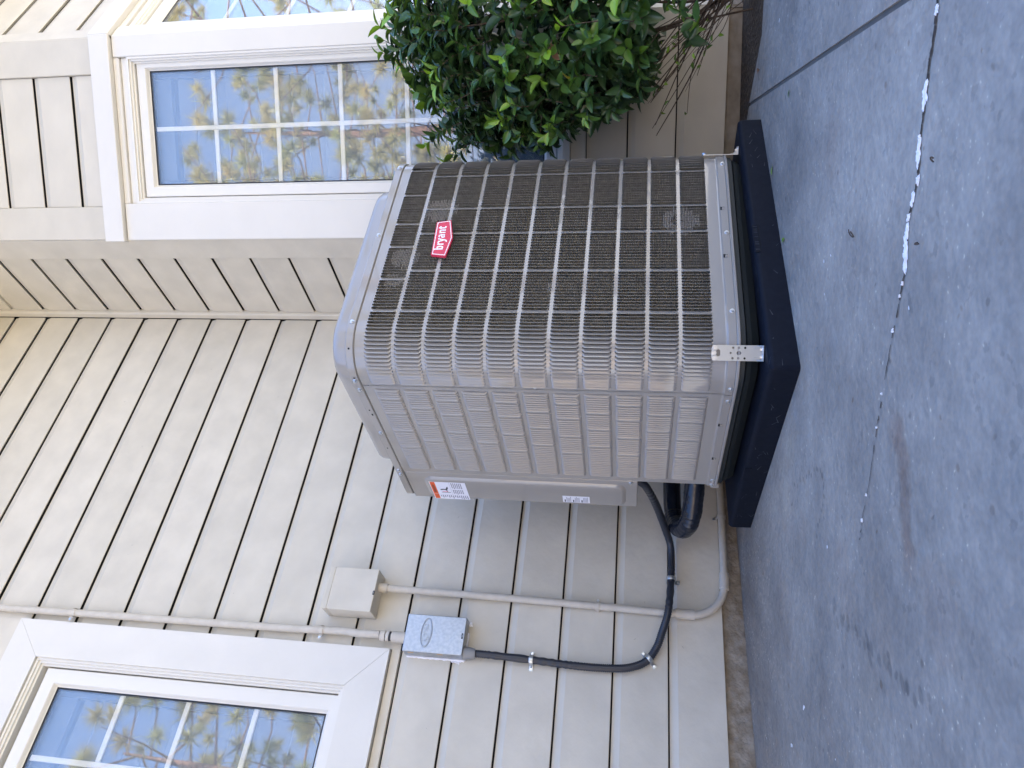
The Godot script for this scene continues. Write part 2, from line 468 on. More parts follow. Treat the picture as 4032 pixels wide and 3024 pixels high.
func make_crack() -> void:
	var pts := [Vector2(1.2, 2.33), Vector2(1.113, 2.211), Vector2(1.085, 2.176), Vector2(1.068, 2.144), Vector2(1.050, 2.124), Vector2(1.029, 2.0925), Vector2(1.011, 2.0675), Vector2(0.987, 2.043), Vector2(0.964, 2.021), Vector2(0.953, 1.988), Vector2(0.942, 1.957), Vector2(0.924, 1.940), Vector2(0.9005, 1.9195), Vector2(0.887, 1.901), Vector2(0.876, 1.879), Vector2(0.863, 1.855), Vector2(0.82, 1.765), Vector2(0.770, 1.672), Vector2(0.745, 1.634), Vector2(0.702, 1.5635), Vector2(0.664, 1.493), Vector2(0.629, 1.436)]
	var mb := MB.new()
	var fill := MB.new()
	var fine := []
	for i in pts.size() - 1:
		for k in 8:
			var p: Vector2 = pts[i].lerp(pts[i + 1], k / 8.0)
			fine.append(p + Vector2(rng.randf_range(-1, 1), rng.randf_range(-1, 1)) * 0.0022)
	for i in fine.size() - 1:
		var d: Vector2 = (fine[i + 1] - fine[i]).normalized()
		var nn := Vector2(-d.y, d.x)
		var along := float(i) / fine.size()
		var w := lerpf(0.0042, 0.0009, along) * rng.randf_range(0.6, 1.3)
		if along > 0.7 and rng.randf() < 0.35: continue
		var up := Vector3(0, 0.0015, 0)
		mb.quad(P3(fine[i] - nn * w) + up, P3(fine[i + 1] - nn * w) + up, P3(fine[i + 1] + nn * w) + up, P3(fine[i] + nn * w) + up)
	var o := struct("crack", mb, mat("crack_dirt", lin(0.055, 0.04, 0.03), 1.0))
	o.set_meta("label", "dark jagged crack running across the drive")
	# ragged lumps of white filler in the crack
	for s in [[0.06, 0.007, 0.9], [0.22, 0.011, 1.6], [0.30, 0.006, 0.8], [0.335, 0.0095, 1.9], [0.385, 0.007, 1.0], [0.43, 0.0065, 1.7], [0.475, 0.006, 1.2], [0.515, 0.0085, 1.4], [0.545, 0.010, 1.9], [0.575, 0.0095, 2.0], [0.605, 0.0045, 1.6], [0.66, 0.003, 1.0], [0.70, 0.003, 0.8], [0.745, 0.0049, 0.7], [0.80, 0.0028, 0.6], [0.84, 0.003, 0.5], [0.93, 0.0024, 0.9], [0.97, 0.0035, 0.8]]:
		var c: int = int(s[0] * (fine.size() - 1))
		var p: Vector2 = fine[c]
		var d: Vector2 = (fine[mini(c + 2, fine.size() - 1)] - fine[maxi(c - 2, 0)]).normalized()
		var nn := Vector2(-d.y, d.x)
		p += nn * rng.randf_range(-0.4, 0.4) * s[1]
		var ring := []; var top := []
		for k in 26:
			var an := TAU * k / 26
			var rr := rng.randf_range(0.45, 1.2)
			var q: Vector2 = p + d * cos(an) * s[1] * 1.25 * s[2] * rr + nn * sin(an) * s[1] * 0.72 * rr
			ring.append(P3(q) + Vector3(0, 0.001, 0))
			top.append(P3(p.lerp(q, 0.8)) + Vector3(0, rng.randf_range(0.0022, 0.0046), 0))
		ring.reverse(); top.reverse()
		var lump := MB.new()
		lump.loft([ring, top], true)
		var f := obj("filler", lump, M.caulk, o)
	for k in 26:   # dabs of the same white on the drive
		var p := Vector2(rng.randf_range(0.15, 0.5), rng.randf_range(0.5, 1.15)) if k < 12 else Vector2(rng.randf_range(0.2, 2.3), rng.randf_range(0.15, 1.9))
		var ring := []
		var sx := rng.randf_range(0.002, 0.006); var sz := rng.randf_range(0.004, 0.016) if k < 12 else rng.randf_range(0.002, 0.006)
		for q in 9:
			var an := -TAU * q / 9
			ring.append(P3(p + Vector2(cos(an) * sx, sin(an) * sz) * rng.randf_range(0.5, 1.2)) + Vector3(0, 0.0014, 0))
		fill.fan(ring, false)
	var dabs := obj("paint_dab", fill, M.caulk, o)
	dabs.set_meta("kind", "stuff")

# ---------------------------------------------------------------- house
const PITCH := 0.198
const SIDING0 := 0.0705

func board_profile(h: float, from_top := false) -> PackedVector2Array:   # x = out of the wall, y = up
	if from_top:
		return PackedVector2Array([Vector2(-0.018, 0), Vector2(0, 0), Vector2(0, maxf(h - 0.030, 0.002)), Vector2(-0.0015, maxf(h - 0.027, 0.003)), Vector2(-0.0075, maxf(h - 0.013, 0.004)), Vector2(-0.0105, h), Vector2(-0.018, h)])
	if h < PITCH - 0.012:
		return PackedVector2Array([Vector2(-0.018, 0), Vector2(-0.002, 0), Vector2(0, 0.002), Vector2(0, h), Vector2(-0.018, h)])
	return PackedVector2Array([Vector2(-0.018, 0.012), Vector2(-0.0035, 0.012), Vector2(-0.0030, 0), Vector2(-0.0012, 0), Vector2(0, 0.0015), Vector2(0, 0.163), Vector2(-0.0015, 0.166), Vector2(-0.0075, 0.180), Vector2(-0.010, 0.1875), Vector2(-0.0105, 0.192), Vector2(-0.018, 0.192)])

func boards(parent: Node3D, u0: float, u1: float, v0: float, v1: float) -> void:   # whole courses between v0 and v1, in the wall's own axes
	var k := 0
	while true:
		var y := SIDING0 + k * PITCH
		k += 1
		if y >= v1 - 0.006: break
		if y + PITCH <= v0 + 0.006: continue
		var lo := maxf(y, v0); var hi := minf(y + 0.192, v1)
		var mb := MB.new()
		var jit := rng.randf_range(-0.0008, 0.0008)
		var prof := board_profile(hi - lo, lo > y and hi == y + 0.192)
		mb.prism(prof, Vector3(u0, lo, jit), Vector3(0, 0, 1), Vector3(0, 1, 0), Vector3(u1 - u0, 0, 0))
		# prism's polygon lies in z-y; wound for a sweep along +x
		obj("siding_board", mb, [M.siding_paint, M.siding_paint_two, M.siding_paint_three][rng.randi() % 3], parent)

func flipped(mb: MB) -> MB:
	return mb

func trim(parent: Node3D, called: String, u0: float, v0: float, u1: float, v1: float, w0: float, w1: float, m: Material, ch := 0.0025) -> MeshInstance3D:
	var mb := MB.new()
	mb.box(Vector3((u0 + u1) / 2, (v0 + v1) / 2, (w0 + w1) / 2), Vector3(u1 - u0, v1 - v0, w1 - w0), ch)
	return obj(called, mb, m, parent)

func ring_profile(u0: float, v0: float, u1: float, v1: float, prof: Array) -> MB:   # prof: [inset, w] from the outside in; mitred
	var mb := MB.new()
	for k in prof.size() - 1:
		var a: float = prof[k][0]; var b: float = prof[k + 1][0]; var wa: float = prof[k][1]; var wb: float = prof[k + 1][1]
		var A := [Vector3(u0 + a, v0 + a, wa), Vector3(u1 - a, v0 + a, wa), Vector3(u1 - a, v1 - a, wa), Vector3(u0 + a, v1 - a, wa)]
		var B := [Vector3(u0 + b, v0 + b, wb), Vector3(u1 - b, v0 + b, wb), Vector3(u1 - b, v1 - b, wb), Vector3(u0 + b, v1 - b, wb)]
		for i in 4:
			var j := (i + 1) % 4
			mb.quad(A[i], A[j], B[j], B[i])
	return mb

func window(house: Node3D, xf: Transform3D, label: String, su0: float, sv0: float, su1: float, sv1: float, gu0: float, gv0: float, gu1: float, gv1: float, rows: int) -> MeshInstance3D:
	# su..: the opening inside the casing, gu..: the visible glass
	var st := ring_profile(su0, sv0, su1, sv1, [[0.0, 0.012], [0.009, 0.012], [0.009, 0.004], [0.018, 0.004], [0.018, -0.006], [0.026, -0.006], [0.026, -0.05]])
	var w := obj("window", st, M.vinyl, house, xf)
	w.set_meta("label", label)
	var s := 0.030   # clearance to the sash
	var rail: float = gu0 - su0 - s
	var sash := ring_profile(gu0 - rail, gv0 - rail, gu1 + rail, gv1 + rail, [[0.0, -0.04], [0.0, -0.017], [0.003, -0.014], [rail - 0.012, -0.014], [rail - 0.009, -0.017], [rail - 0.003, -0.030], [rail, -0.032], [rail, -0.05]])
	obj("sash", sash, M.vinyl, w)
	var gk := ring_profile(gu0 - 0.004, gv0 - 0.004, gu1 + 0.004, gv1 + 0.004, [[0.0, -0.0335], [0.010, -0.0335], [0.010, -0.056]])
	obj("glazing_gasket", gk, M.gasket, w)
	for d in [-0.036, -0.0405, -0.056]:
		var pb := MB.new()
		pb.box(Vector3((gu0 + gu1) / 2, (gv0 + gv1) / 2, d), Vector3(gu1 - gu0 + 0.004, gv1 - gv0 + 0.004, 0.004))
		obj("pane", pb, M.glass, w)
	var um := (gu0 + gu1) / 2
	trim(w, "muntin", um - 0.010, gv0, um + 0.010, gv1, -0.0530, -0.0450, M.vinyl, 0.0018)
	for k in range(1, rows):
		var y := lerpf(gv0, gv1, float(k) / rows)
		trim(w, "muntin", gu0, y - 0.010, um - 0.0105, y + 0.010, -0.0530, -0.0450, M.vinyl, 0.0018)
		trim(w, "muntin", um + 0.0105, y - 0.010, gu1, y + 0.010, -0.0530, -0.0450, M.vinyl, 0.0018)
	# shutters inside
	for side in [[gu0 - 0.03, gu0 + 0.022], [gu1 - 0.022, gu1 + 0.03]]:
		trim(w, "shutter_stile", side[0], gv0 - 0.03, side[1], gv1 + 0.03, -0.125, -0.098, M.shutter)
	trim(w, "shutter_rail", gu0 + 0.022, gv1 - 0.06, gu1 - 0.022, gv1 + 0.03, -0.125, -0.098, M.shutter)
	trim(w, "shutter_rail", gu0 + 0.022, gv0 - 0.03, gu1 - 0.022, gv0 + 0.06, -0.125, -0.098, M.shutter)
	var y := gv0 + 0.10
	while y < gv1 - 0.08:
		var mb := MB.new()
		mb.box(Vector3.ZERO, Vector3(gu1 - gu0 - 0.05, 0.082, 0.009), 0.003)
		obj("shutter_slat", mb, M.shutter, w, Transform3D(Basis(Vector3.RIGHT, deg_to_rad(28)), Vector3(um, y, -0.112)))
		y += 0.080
	return w

func mitred_casing(w: Node3D, u0: float, v0: float, u1: float, v1: float, wid: float, z0: float, z1: float) -> void:
	var O := [Vector2(u0, v0), Vector2(u1, v0), Vector2(u1, v1), Vector2(u0, v1)]
	var I := [Vector2(u0 + wid, v0 + wid), Vector2(u1 - wid, v0 + wid), Vector2(u1 - wid, v1 - wid), Vector2(u0 + wid, v1 - wid)]
	for i in 4:
		var j := (i + 1) % 4
		var c: Vector2 = (O[i] + O[j] + I[i] + I[j]) / 4
		var poly := PackedVector2Array()
		for p in [O[i], O[j], I[j], I[i]]: poly.append(p + (c - p).normalized() * 0.0006)
		var mb := MB.new()
		mb.prism(poly, Vector3(0, 0, z0), Vector3(1, 0, 0), Vector3(0, 1, 0), Vector3(0, 0, z1 - z0))
		obj("casing", mb, M.trim_paint, w)

func wall_part(house: Node3D, called: String, xf: Transform3D, length: float, top: float, holes: Array) -> MeshInstance3D:   # sheathing with openings
	var mb := MB.new()
	var us := [0.0, length]; var vs := [0.0, top]
	for h in holes: us.append_array([h[0], h[2]]); vs.append_array([h[1], h[3]])
	us.sort(); vs.sort()
	for i in us.size() - 1:
		for k in vs.size() - 1:
			if us[i + 1] - us[i] < 1e-4 or vs[k + 1] - vs[k] < 1e-4: continue
			var c := Vector2((us[i] + us[i + 1]) / 2, (vs[k] + vs[k + 1]) / 2)
			var open := false
			for h in holes:
				if c.x > h[0] and c.x < h[2] and c.y > h[1] and c.y < h[3]: open = true
			if not open: mb.box(Vector3(c.x, c.y, -0.079), Vector3(us[i + 1] - us[i], vs[k + 1] - vs[k], 0.12))
	return obj(called, mb, M.paper, house, xf)

func make_house() -> void:
	var h := thing("house", "pale taupe house with channel lap siding, white-trimmed windows and an angled bay", "house")
	var TOP := 3.95
	# main wall
	var mx := Transform3D(Basis.IDENTITY, Vector3(-4.0, 0, 0))
	var W0 := 4.0   # wall's u = x + W0
	var lw := [0.276 - 0.343, 1.436, 0.276 + 0.343, 2.722]
	var main := wall_part(h, "main_wall", mx, 6.44, 4.255, [[lw[0] + W0, lw[1], lw[2] + W0, lw[3]]])
	var k0 := func(v0, v1, u0, u1): boards(main, u0, u1, v0, v1)
	for c in 22:   # whole courses run the full length; those beside the window are cut round its casing
		var y0 := SIDING0 + c * PITCH
		if y0 > 4.24: break
		var y1 := minf(y0 + PITCH, 4.25)
		if y1 < 1.295 or y0 > 2.868: k0.call(y0, y1, 0.0, W0 + 2.39)
		else:
			k0.call(y0, y1, W0 + 0.766, W0 + 2.39)
			k0.call(y0, y1, 0.0, W0 - 0.214)
			if y0 < 1.28: k0.call(y0, 1.291, W0 - 0.2135, W0 + 0.7655)
			if y1 > 2.88: k0.call(2.871, y1, W0 - 0.2135, W0 + 0.7655)
	var win := window(h, Transform3D(Basis.IDENTITY, Vector3.ZERO), "left window in mitred white casing", lw[0], lw[1], lw[2], lw[3], 0.027, 1.500, 0.525, 2.614, 4)
	mitred_casing(win, -0.210, 1.2945, 0.762, 2.8675, 0.143, -0.017, 0.022)
	var mk := MB.new()   # scrapes and spots in the paint
	for k in 70:
		var p := Vector2(W0 + rng.randf_range(0.2, 2.35), rng.randf_range(0.12, 3.6))
		var course := fposmod(p.y - SIDING0, PITCH)
		if course > 0.150 or course < 0.012 or (p.x < W0 + 0.80 and p.y > 1.25 and p.y < 2.92): continue
		var d2 := Vector2(rng.randf_range(-1, 1), rng.randf_range(-0.5, 0.5)).normalized() * rng.randf_range(0.001, 0.007)
		var n2 := Vector2(-d2.y, d2.x).normalized() * rng.randf_range(0.0004, 0.0012)
		var pts := []
		for q in [p - d2, p + n2, p + d2, p - n2]: pts.append(Vector3(q.x, q.y, 0.0013))
		mk.quad(pts[0], pts[3], pts[2], pts[1])
	obj("paint_scrape", mk, mat("scrape", lin(0.26, 0.235, 0.20), 0.8), main).set_meta("kind", "stuff")
	# return wall
	var rx := Transform3D(Basis(Vector3(0, 0, 1), Vector3.UP, Vector3(-1, 0, 0)), Vector3(2.41, 0, 0))
	var ret := wall_part(h, "return_wall", rx, 0.555, TOP, [])
	boards(ret, 0.042, 0.438, SIDING0, TOP)
	trim(ret, "corner_board", 0.438, SIDING0, 0.562, TOP, -0.017, 0.010, M.siding_paint)
	trim(ret, "corner_batten", 0.0, SIDING0, 0.040, TOP, -0.017, 0.019, M.siding_paint_three, 0.006)
	# bay facet
	var r2 := sqrt(0.5)
	var bx := Transform3D(Basis(Vector3(r2, 0, r2), Vector3.UP, Vector3(-r2, 0, r2)), Vector3(2.41, 0, 0.565))
	var L := 0.897
	var bay := wall_part(h, "bay_wall", bx, L, TOP, [[0.161, 0.728, 0.812, 2.738]])
	boards(bay, 0.002, L - 0.002, SIDING0, 0.632)
	boards(bay, 0.150, 0.742, 2.905, TOP)
	trim(bay, "corner_board", -0.006, 2.905, 0.148, TOP, -0.017, 0.012, M.siding_paint_two)
	trim(bay, "corner_board", 0.744, 2.905, L + 0.005, TOP, -0.017, 0.012, M.siding_paint_two)
	var bw := window(h, bx, "tall bay window half hidden by the unit and the bush", 0.161, 0.731, 0.812, 2.734, 0.245, 0.815, 0.757, 2.65, 6)
	trim(bw, "casing", -0.009, 0.735, 0.1605, 2.798, -0.017, 0.016, M.trim_paint)
	trim(bw, "casing", 0.8125, 0.735, L + 0.009, 2.798, -0.017, 0.016, M.trim_paint)
	trim(bw, "head_casing", -0.016, 2.803, L + 0.012, 2.902, -0.017, 0.036, M.trim_paint)
	trim(bw, "head_stop", 0.1615, 2.7725, 0.8115, 2.802, -0.017, 0.010, M.trim_paint)
	trim(bw, "head_stop", 0.1615, 2.7345, 0.8115, 2.7720, -0.017, -0.002, M.vinyl)
	trim(bw, "apron", -0.006, 0.636, L, 0.698, -0.017, 0.018, M.trim_paint)
	trim(bw, "sill", -0.012, 0.6985, L + 0.006, 0.733, -0.017, 0.045, M.trim_paint)
	# front facet
	var fx := Transform3D(Basis.IDENTITY, Vector3(2.41 + L * r2, 0, 0.565 + L * r2))
	var front := wall_part(h, "front_bay_wall", fx, 1.7, TOP, [[0.075, 0.728, 1.52, 2.738]])
	boards(front, 0.002, 1.698, SIDING0, 0.632)
	boards(front, 0.075, 1.698, 2.905, TOP)
	trim(front, "corner_board", 0.0, 2.905, 0.072, TOP, -0.017, 0.012, M.siding_paint_three)
	var fw := window(h, fx, "front bay window at the top corner of the picture", 0.075, 0.731, 1.52, 2.734, 0.159, 0.815, 1.44, 2.65, 6)
	trim(fw, "casing", -0.006, 0.735, 0.0745, 2.798, -0.017, 0.016, M.trim_paint)
	trim(fw, "casing", 1.5205, 0.735, 1.68, 2.798, -0.017, 0.016, M.trim_paint)
	trim(fw, "head_casing", -0.014, 2.803, 1.69, 2.902, -0.017, 0.036, M.trim_paint)
	trim(fw, "head_stop", 0.0755, 2.7725, 1.5195, 2.802, -0.017, 0.010, M.trim_paint)
	trim(fw, "head_stop", 0.0755, 2.7345, 1.5195, 2.7720, -0.017, -0.002, M.vinyl)
	trim(fw, "apron", 0.0, 0.636, 1.68, 0.698, -0.017, 0.018, M.trim_paint)
	trim(fw, "sill", -0.004, 0.6985, 1.68, 0.733, -0.017, 0.045, M.trim_paint)
	# foundation under the siding
	var fo := MB.new()
	fo.box(Vector3(-0.80, -0.11, -0.075), Vector3(6.40, 0.36, 0.12))
	fo.t = bx; fo.box(Vector3(L / 2, -0.06, -0.075), Vector3(L, 0.26, 0.12))
	fo.t = fx; fo.box(Vector3(0.85, -0.06, -0.077), Vector3(1.7, 0.26, 0.12))
	fo.t = rx; fo.box(Vector3(0.28, -0.06, -0.078), Vector3(0.55, 0.26, 0.12))
	obj("foundation", fo, M.foundation, h)
	# the closed house behind: floor, ceiling, far walls
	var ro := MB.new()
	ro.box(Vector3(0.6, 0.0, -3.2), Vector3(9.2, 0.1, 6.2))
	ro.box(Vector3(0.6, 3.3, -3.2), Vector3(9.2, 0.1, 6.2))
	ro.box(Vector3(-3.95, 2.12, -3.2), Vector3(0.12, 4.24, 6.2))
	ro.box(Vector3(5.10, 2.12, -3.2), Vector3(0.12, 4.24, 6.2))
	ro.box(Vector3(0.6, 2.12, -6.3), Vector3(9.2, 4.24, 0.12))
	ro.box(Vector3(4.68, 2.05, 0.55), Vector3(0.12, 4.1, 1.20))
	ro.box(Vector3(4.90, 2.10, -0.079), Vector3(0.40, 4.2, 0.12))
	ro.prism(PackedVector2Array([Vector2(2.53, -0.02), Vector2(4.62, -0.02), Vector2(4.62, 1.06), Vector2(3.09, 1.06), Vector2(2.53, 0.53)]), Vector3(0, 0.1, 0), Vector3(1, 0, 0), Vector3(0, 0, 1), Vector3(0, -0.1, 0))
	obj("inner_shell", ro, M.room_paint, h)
	var up := MB.new()
	up.box(Vector3(3.5, 4.16, -0.079), Vector3(2.1, 0.16, 0.12))
	obj("upper_wall", up, M.siding_paint, h)
	# roofs: an eave over the main wall, a small hipped one over the bay
	var rf := MB.new()
	rf.prism(PackedVector2Array([Vector2(0.62, 4.26), Vector2(0.67, 4.44), Vector2(-3.1, 6.6), Vector2(-6.9, 4.44), Vector2(-6.85, 4.26)]), Vector3(5.6, 0, 0), Vector3(0, 0, 1), Vector3(0, 1, 0), Vector3(-10.1, 0, 0))
	obj("roof", rf, M.roof_shake, h)
	var br := MB.new()
	var o := PackedVector2Array([Vector2(2.10, 0.0), Vector2(2.10, 0.70), Vector2(2.90, 1.62), Vector2(4.95, 1.62), Vector2(4.95, 0.0)])
	o.reverse()
	br.prism(o, Vector3(0, TOP + 0.10, 0), Vector3(1, 0, 0), Vector3(0, 0, 1), Vector3(0, -0.10, 0))
	obj("bay_soffit", br, M.siding_paint, h)
	var bt := MB.new()
	var lo := [Vector3(2.05, TOP + 0.102, 0.0), Vector3(2.05, TOP + 0.102, 0.72), Vector3(2.88, TOP + 0.102, 1.67), Vector3(5.0, TOP + 0.102, 1.67), Vector3(5.0, TOP + 0.102, 0.0)]
	var hi := [Vector3(2.7, TOP + 0.75, 0.0), Vector3(2.75, TOP + 0.75, 0.05), Vector3(2.8, TOP + 0.75, 0.06), Vector3(4.6, TOP + 0.75, 0.06), Vector3(4.7, TOP + 0.75, 0.0)]
	for i in 4: bt.quad(lo[i], lo[i + 1], hi[i + 1], hi[i])
	obj("bay_roof", bt, M.roof_shake, h)

# ---------------------------------------------------------------- pad
const PAD_TILT := 0.02

func make_pad() -> void:
	var t := thing("equipment_pad", "black plastic equipment pad under the condenser, scuffed along its top edge", "pad", Vector3(1.19, gy(1.19), 0.315))
	t.rotation.z = atan(PAD_TILT)
	var w := 1.032; var d := 0.932; var hh := 0.074
	var rings := []
	for q in [[0.0, 0.0], [0.0, 0.060], [0.0015, 0.066], [0.0045, 0.0705], [0.0080, 0.073], [0.0120, hh]]:
		rings.append(rrect(0, 0, w, d, 0.0125, q[0], q[1]))
	var mb := MB.new()
	mb.loft(rings, true, true)
	obj("slab", mb, M.black_plastic, t)
	# pale rubs along the rim and on the faces
	var sc := MB.new()
	for k in 90:
		var u := rng.randf()
		var len_ := rng.randf_range(0.004, 0.03); var wd := rng.randf_range(0.0005, 0.0016)
		var front := k % 2 == 0
		var up := rng.randf() < 0.55
		var a: Vector3; var dir: Vector3; var side: Vector3
		if front:
			a = Vector3(u * w, hh + 0.0006, d - rng.randf_range(0.014, 0.032)) if up else Vector3(u * w, rng.randf_range(0.01, 0.058), d + 0.0006)
			dir = Vector3(1, 0, rng.randf_range(-0.2, 0.2)) if up else Vector3(1, rng.randf_range(-0.9, 0.9), 0).normalized()
			side = Vector3(0, 0, -1) if up else Vector3(0, 0, 1).cross(dir)
		else:
			a = Vector3(rng.randf_range(0.014, 0.032), hh + 0.0006, u * d) if up else Vector3(-0.0006, rng.randf_range(0.01, 0.058), u * d)
			dir = Vector3(rng.randf_range(-0.2, 0.2), 0, 1) if up else Vector3(0, rng.randf_range(-0.9, 0.9), 1).normalized()
			side = Vector3(1, 0, 0) if up else Vector3(-1, 0, 0).cross(dir)
		sc.quad(a - side * wd, a + dir * len_ - side * wd * 0.3, a + dir * len_ + side * wd * 0.3, a + side * wd)
	var so := obj("scuff_mark", sc, M.scuff, t); so.set_meta("kind", "stuff")
	# moulded strip with raised figures
	var ts := MB.new()
	ts.box(Vector3(0.467, 0.0655, d + 0.0004), Vector3(0.112, 0.0165, 0.003), 0.0008)
	var strip := obj("moulded_tag", ts, M.black_plastic, t)
	var fg := MB.new()
	for x in [-0.046, -0.026, -0.022, -0.016, 0.004, 0.022, 0.028, 0.036, 0.046]:
		fg.box(Vector3(0.467 + x, 0.0655, d + 0.0024), Vector3(0.0014, 0.011, 0.0012), 0.0004)
	obj("raised_figures", fg, M.scuff, strip).set_meta("kind", "stuff")
	var ts2 := MB.new()
	ts2.box(Vector3(-0.0004, 0.062, 0.39), Vector3(0.003, 0.020, 0.075), 0.0008)
	obj("moulded_tag", ts2, M.black_plastic, t)

func rrect(x0: float, z0: float, x1: float, z1: float, r: float, inset: float, y: float, seg := 5) -> Array:   # counter-clockwise from above
	return outline([Vector2(x0, z0), Vector2(x0, z1), Vector2(x1, z1), Vector2(x1, z0)], [r, r, r, r], inset, y, seg)

func outline(pts: Array, rad: Array, inset: float, y: float, seg := 6) -> Array:   # rounded polygon, its corners given counter-clockwise from above
	var out := []
	var k := pts.size()
	for i in k:
		var p: Vector2 = pts[i]
		var a: Vector2 = (pts[(i - 1 + k) % k] - p).normalized()
		var b: Vector2 = (pts[(i + 1) % k] - p).normalized()
		var half := acos(clampf(a.dot(b), -1, 1)) / 2
		var r: float = rad[i]
		var c: Vector2 = p + (a + b).normalized() * (r / sin(half))
		var t0: Vector2 = p + a * (r / tan(half)) - c
		var t1: Vector2 = p + b * (r / tan(half)) - c
		for s in seg + 1:
			var dv := t0.slerp(t1, float(s) / seg)
			var q := c + dv * (maxf(r - inset, 0.0003) / r)
			out.append(Vector3(q.x, y, q.y))
	return out

# ---------------------------------------------------------------- condenser unit
const XL := 1.239
const XR := 2.150
const ZF := 1.211
const ZB := 0.345
const RC := 0.12
const ROW0 := 0.198
const ROWP := 0.0900

func plan(s: float, out := 0.0, y := 0.0) -> Vector3:   # a walk round the cabinet: left face forwards, front face, right face backwards
	var l1 := ZF - RC - ZB
	var q := RC * PI / 2
	var l2 := XR - XL - 2 * RC
	var p: Vector2; var nn: Vector2
	if s < l1: p = Vector2(XL, ZB + s); nn = Vector2(-1, 0)
	elif s < l1 + q:
		var a := (s - l1) / RC
		nn = Vector2(-cos(a), sin(a)); p = Vector2(XL + RC, ZF - RC) + nn * RC
	elif s < l1 + q + l2: p = Vector2(XL + RC + s - l1 - q, ZF); nn = Vector2(0, 1)
	elif s < l1 + q + l2 + q:
		var a := (s - l1 - q - l2) / RC
		nn = Vector2(sin(a), cos(a)); p = Vector2(XR - RC, ZF - RC) + nn * RC
	else: p = Vector2(XR, ZF - RC - (s - l1 - 2 * q - l2)); nn = Vector2(1, 0)
	p += nn * out
	return Vector3(p.x, y, p.y)

func sheet(mb: MB, s0: float, s1: float, prof: Array) -> void:   # bent sheet following the plan; prof: [y, out] rising
	var n := maxi(2, int((s1 - s0) / 0.02))
	var rows := []
	for pr in prof:
		var row := []
		for k in n + 1: row.append(plan(lerpf(s0, s1, float(k) / n), pr[1], pr[0]))
		rows.append(row)
	for i in rows.size() - 1: mb.grid([rows[i], rows[i + 1]])

func louvers(mb: MB, s0: float, s1: float, pitch: float, y0: float, y1: float, lip: float, wide: Array, fat := false) -> void:
	var s := s0
	var total := int(round((s1 - s0) / pitch - 0.75 * wide.size()))
	var unit := (s1 - s0) / (total + 0.75 * wide.size())
	for i in total:
		var p := unit
		if i in wide: p = unit * 1.75
		var rows := []
		for e in [[0.0, 0.0], [0.0025, 0.5], [0.006, 0.88], [0.010, 1.0], [-0.010, 1.0], [-0.006, 0.88], [-0.0025, 0.5], [0.0, 0.0]]:
			rows.append([e[0], e[1]])
		var g := []
		for k in rows.size():
			var y: float = (y0 if k < 4 else y1) + rows[k][0]
			var o: float = rows[k][1] * lip
			var sh: float = (1.0 - rows[k][1]) * 0.004
			if fat:
				var line := [plan(s + 0.0012, -0.0030 * rows[k][1], y)]
				for tt in [0.03, 0.10, 0.22, 0.38, 0.55, 0.70, 0.82, 0.90]:
					var hump := pow(maxf(1.0 - pow(absf(tt - 0.42) / 0.46, 2.2), 0.0), 0.62)
					line.append(plan(s + p * tt, o * hump - 0.0016 * rows[k][1] * smoothstep(0.7, 0.9, tt), y))
				line.append(plan(s + p * 0.99, -0.0040 * rows[k][1], y))
				g.append(line)
				continue
			g.append([plan(s + 0.0010 + sh, o - 0.0012, y), plan(s + 0.0003 + sh, o - 0.0004, y), plan(s + 0.0009 + sh, o, y), plan(s + p * 0.30, lerpf(-0.0030 * rows[k][1], o, 0.72), y), plan(s + p * 0.65, lerpf(-0.0030 * rows[k][1], o, 0.355), y), plan(s + p * 0.99, -0.0030 * rows[k][1], y)])
		mb.grid(g)
		s += p

func hex_screw(parent: Node3D, p: Vector3, nn: Vector3, size := 1.0) -> void:
	var mb := MB.new()
	var side := nn.cross(Vector3.UP).normalized()
	var up := side.cross(nn)
	for q in [[0.0072, 0.0, 0.0016, 16], [0.0048, 0.0016, 0.0058, 6]]:
		var r0 := []; var r1 := []
		for k in q[3]:
			var a: float = -TAU * k / q[3] + 0.3
			var d := side * cos(a) + up * sin(a)
			r0.append(p + d * q[0] * size + nn * q[1] * size); r1.append(p + d * q[0] * 0.92 * size + nn * q[2] * size)
		for k in q[3]:
			var j: int = (k + 1) % q[3]
			mb.quad(r0[j], r0[k], r1[k], r1[j])
			mb.tri(p + nn * q[2] * size, r1[j], r1[k])
	obj("screw", mb, M.zinc, parent)

func disc(p: Vector3, nn: Vector3, r: float, r2 := -1.0) -> MB:
	var mb := MB.new()
	var side := nn.cross(Vector3.UP).normalized(); var up := side.cross(nn)
	if r2 < 0: r2 = r
	for k in 12:
		var a := -TAU * k / 12; var b := -TAU * (k + 1) / 12
		mb.tri(p, p + side * cos(b) * r + up * sin(b) * r2, p + side * cos(a) * r + up * sin(a) * r2)
	return mb

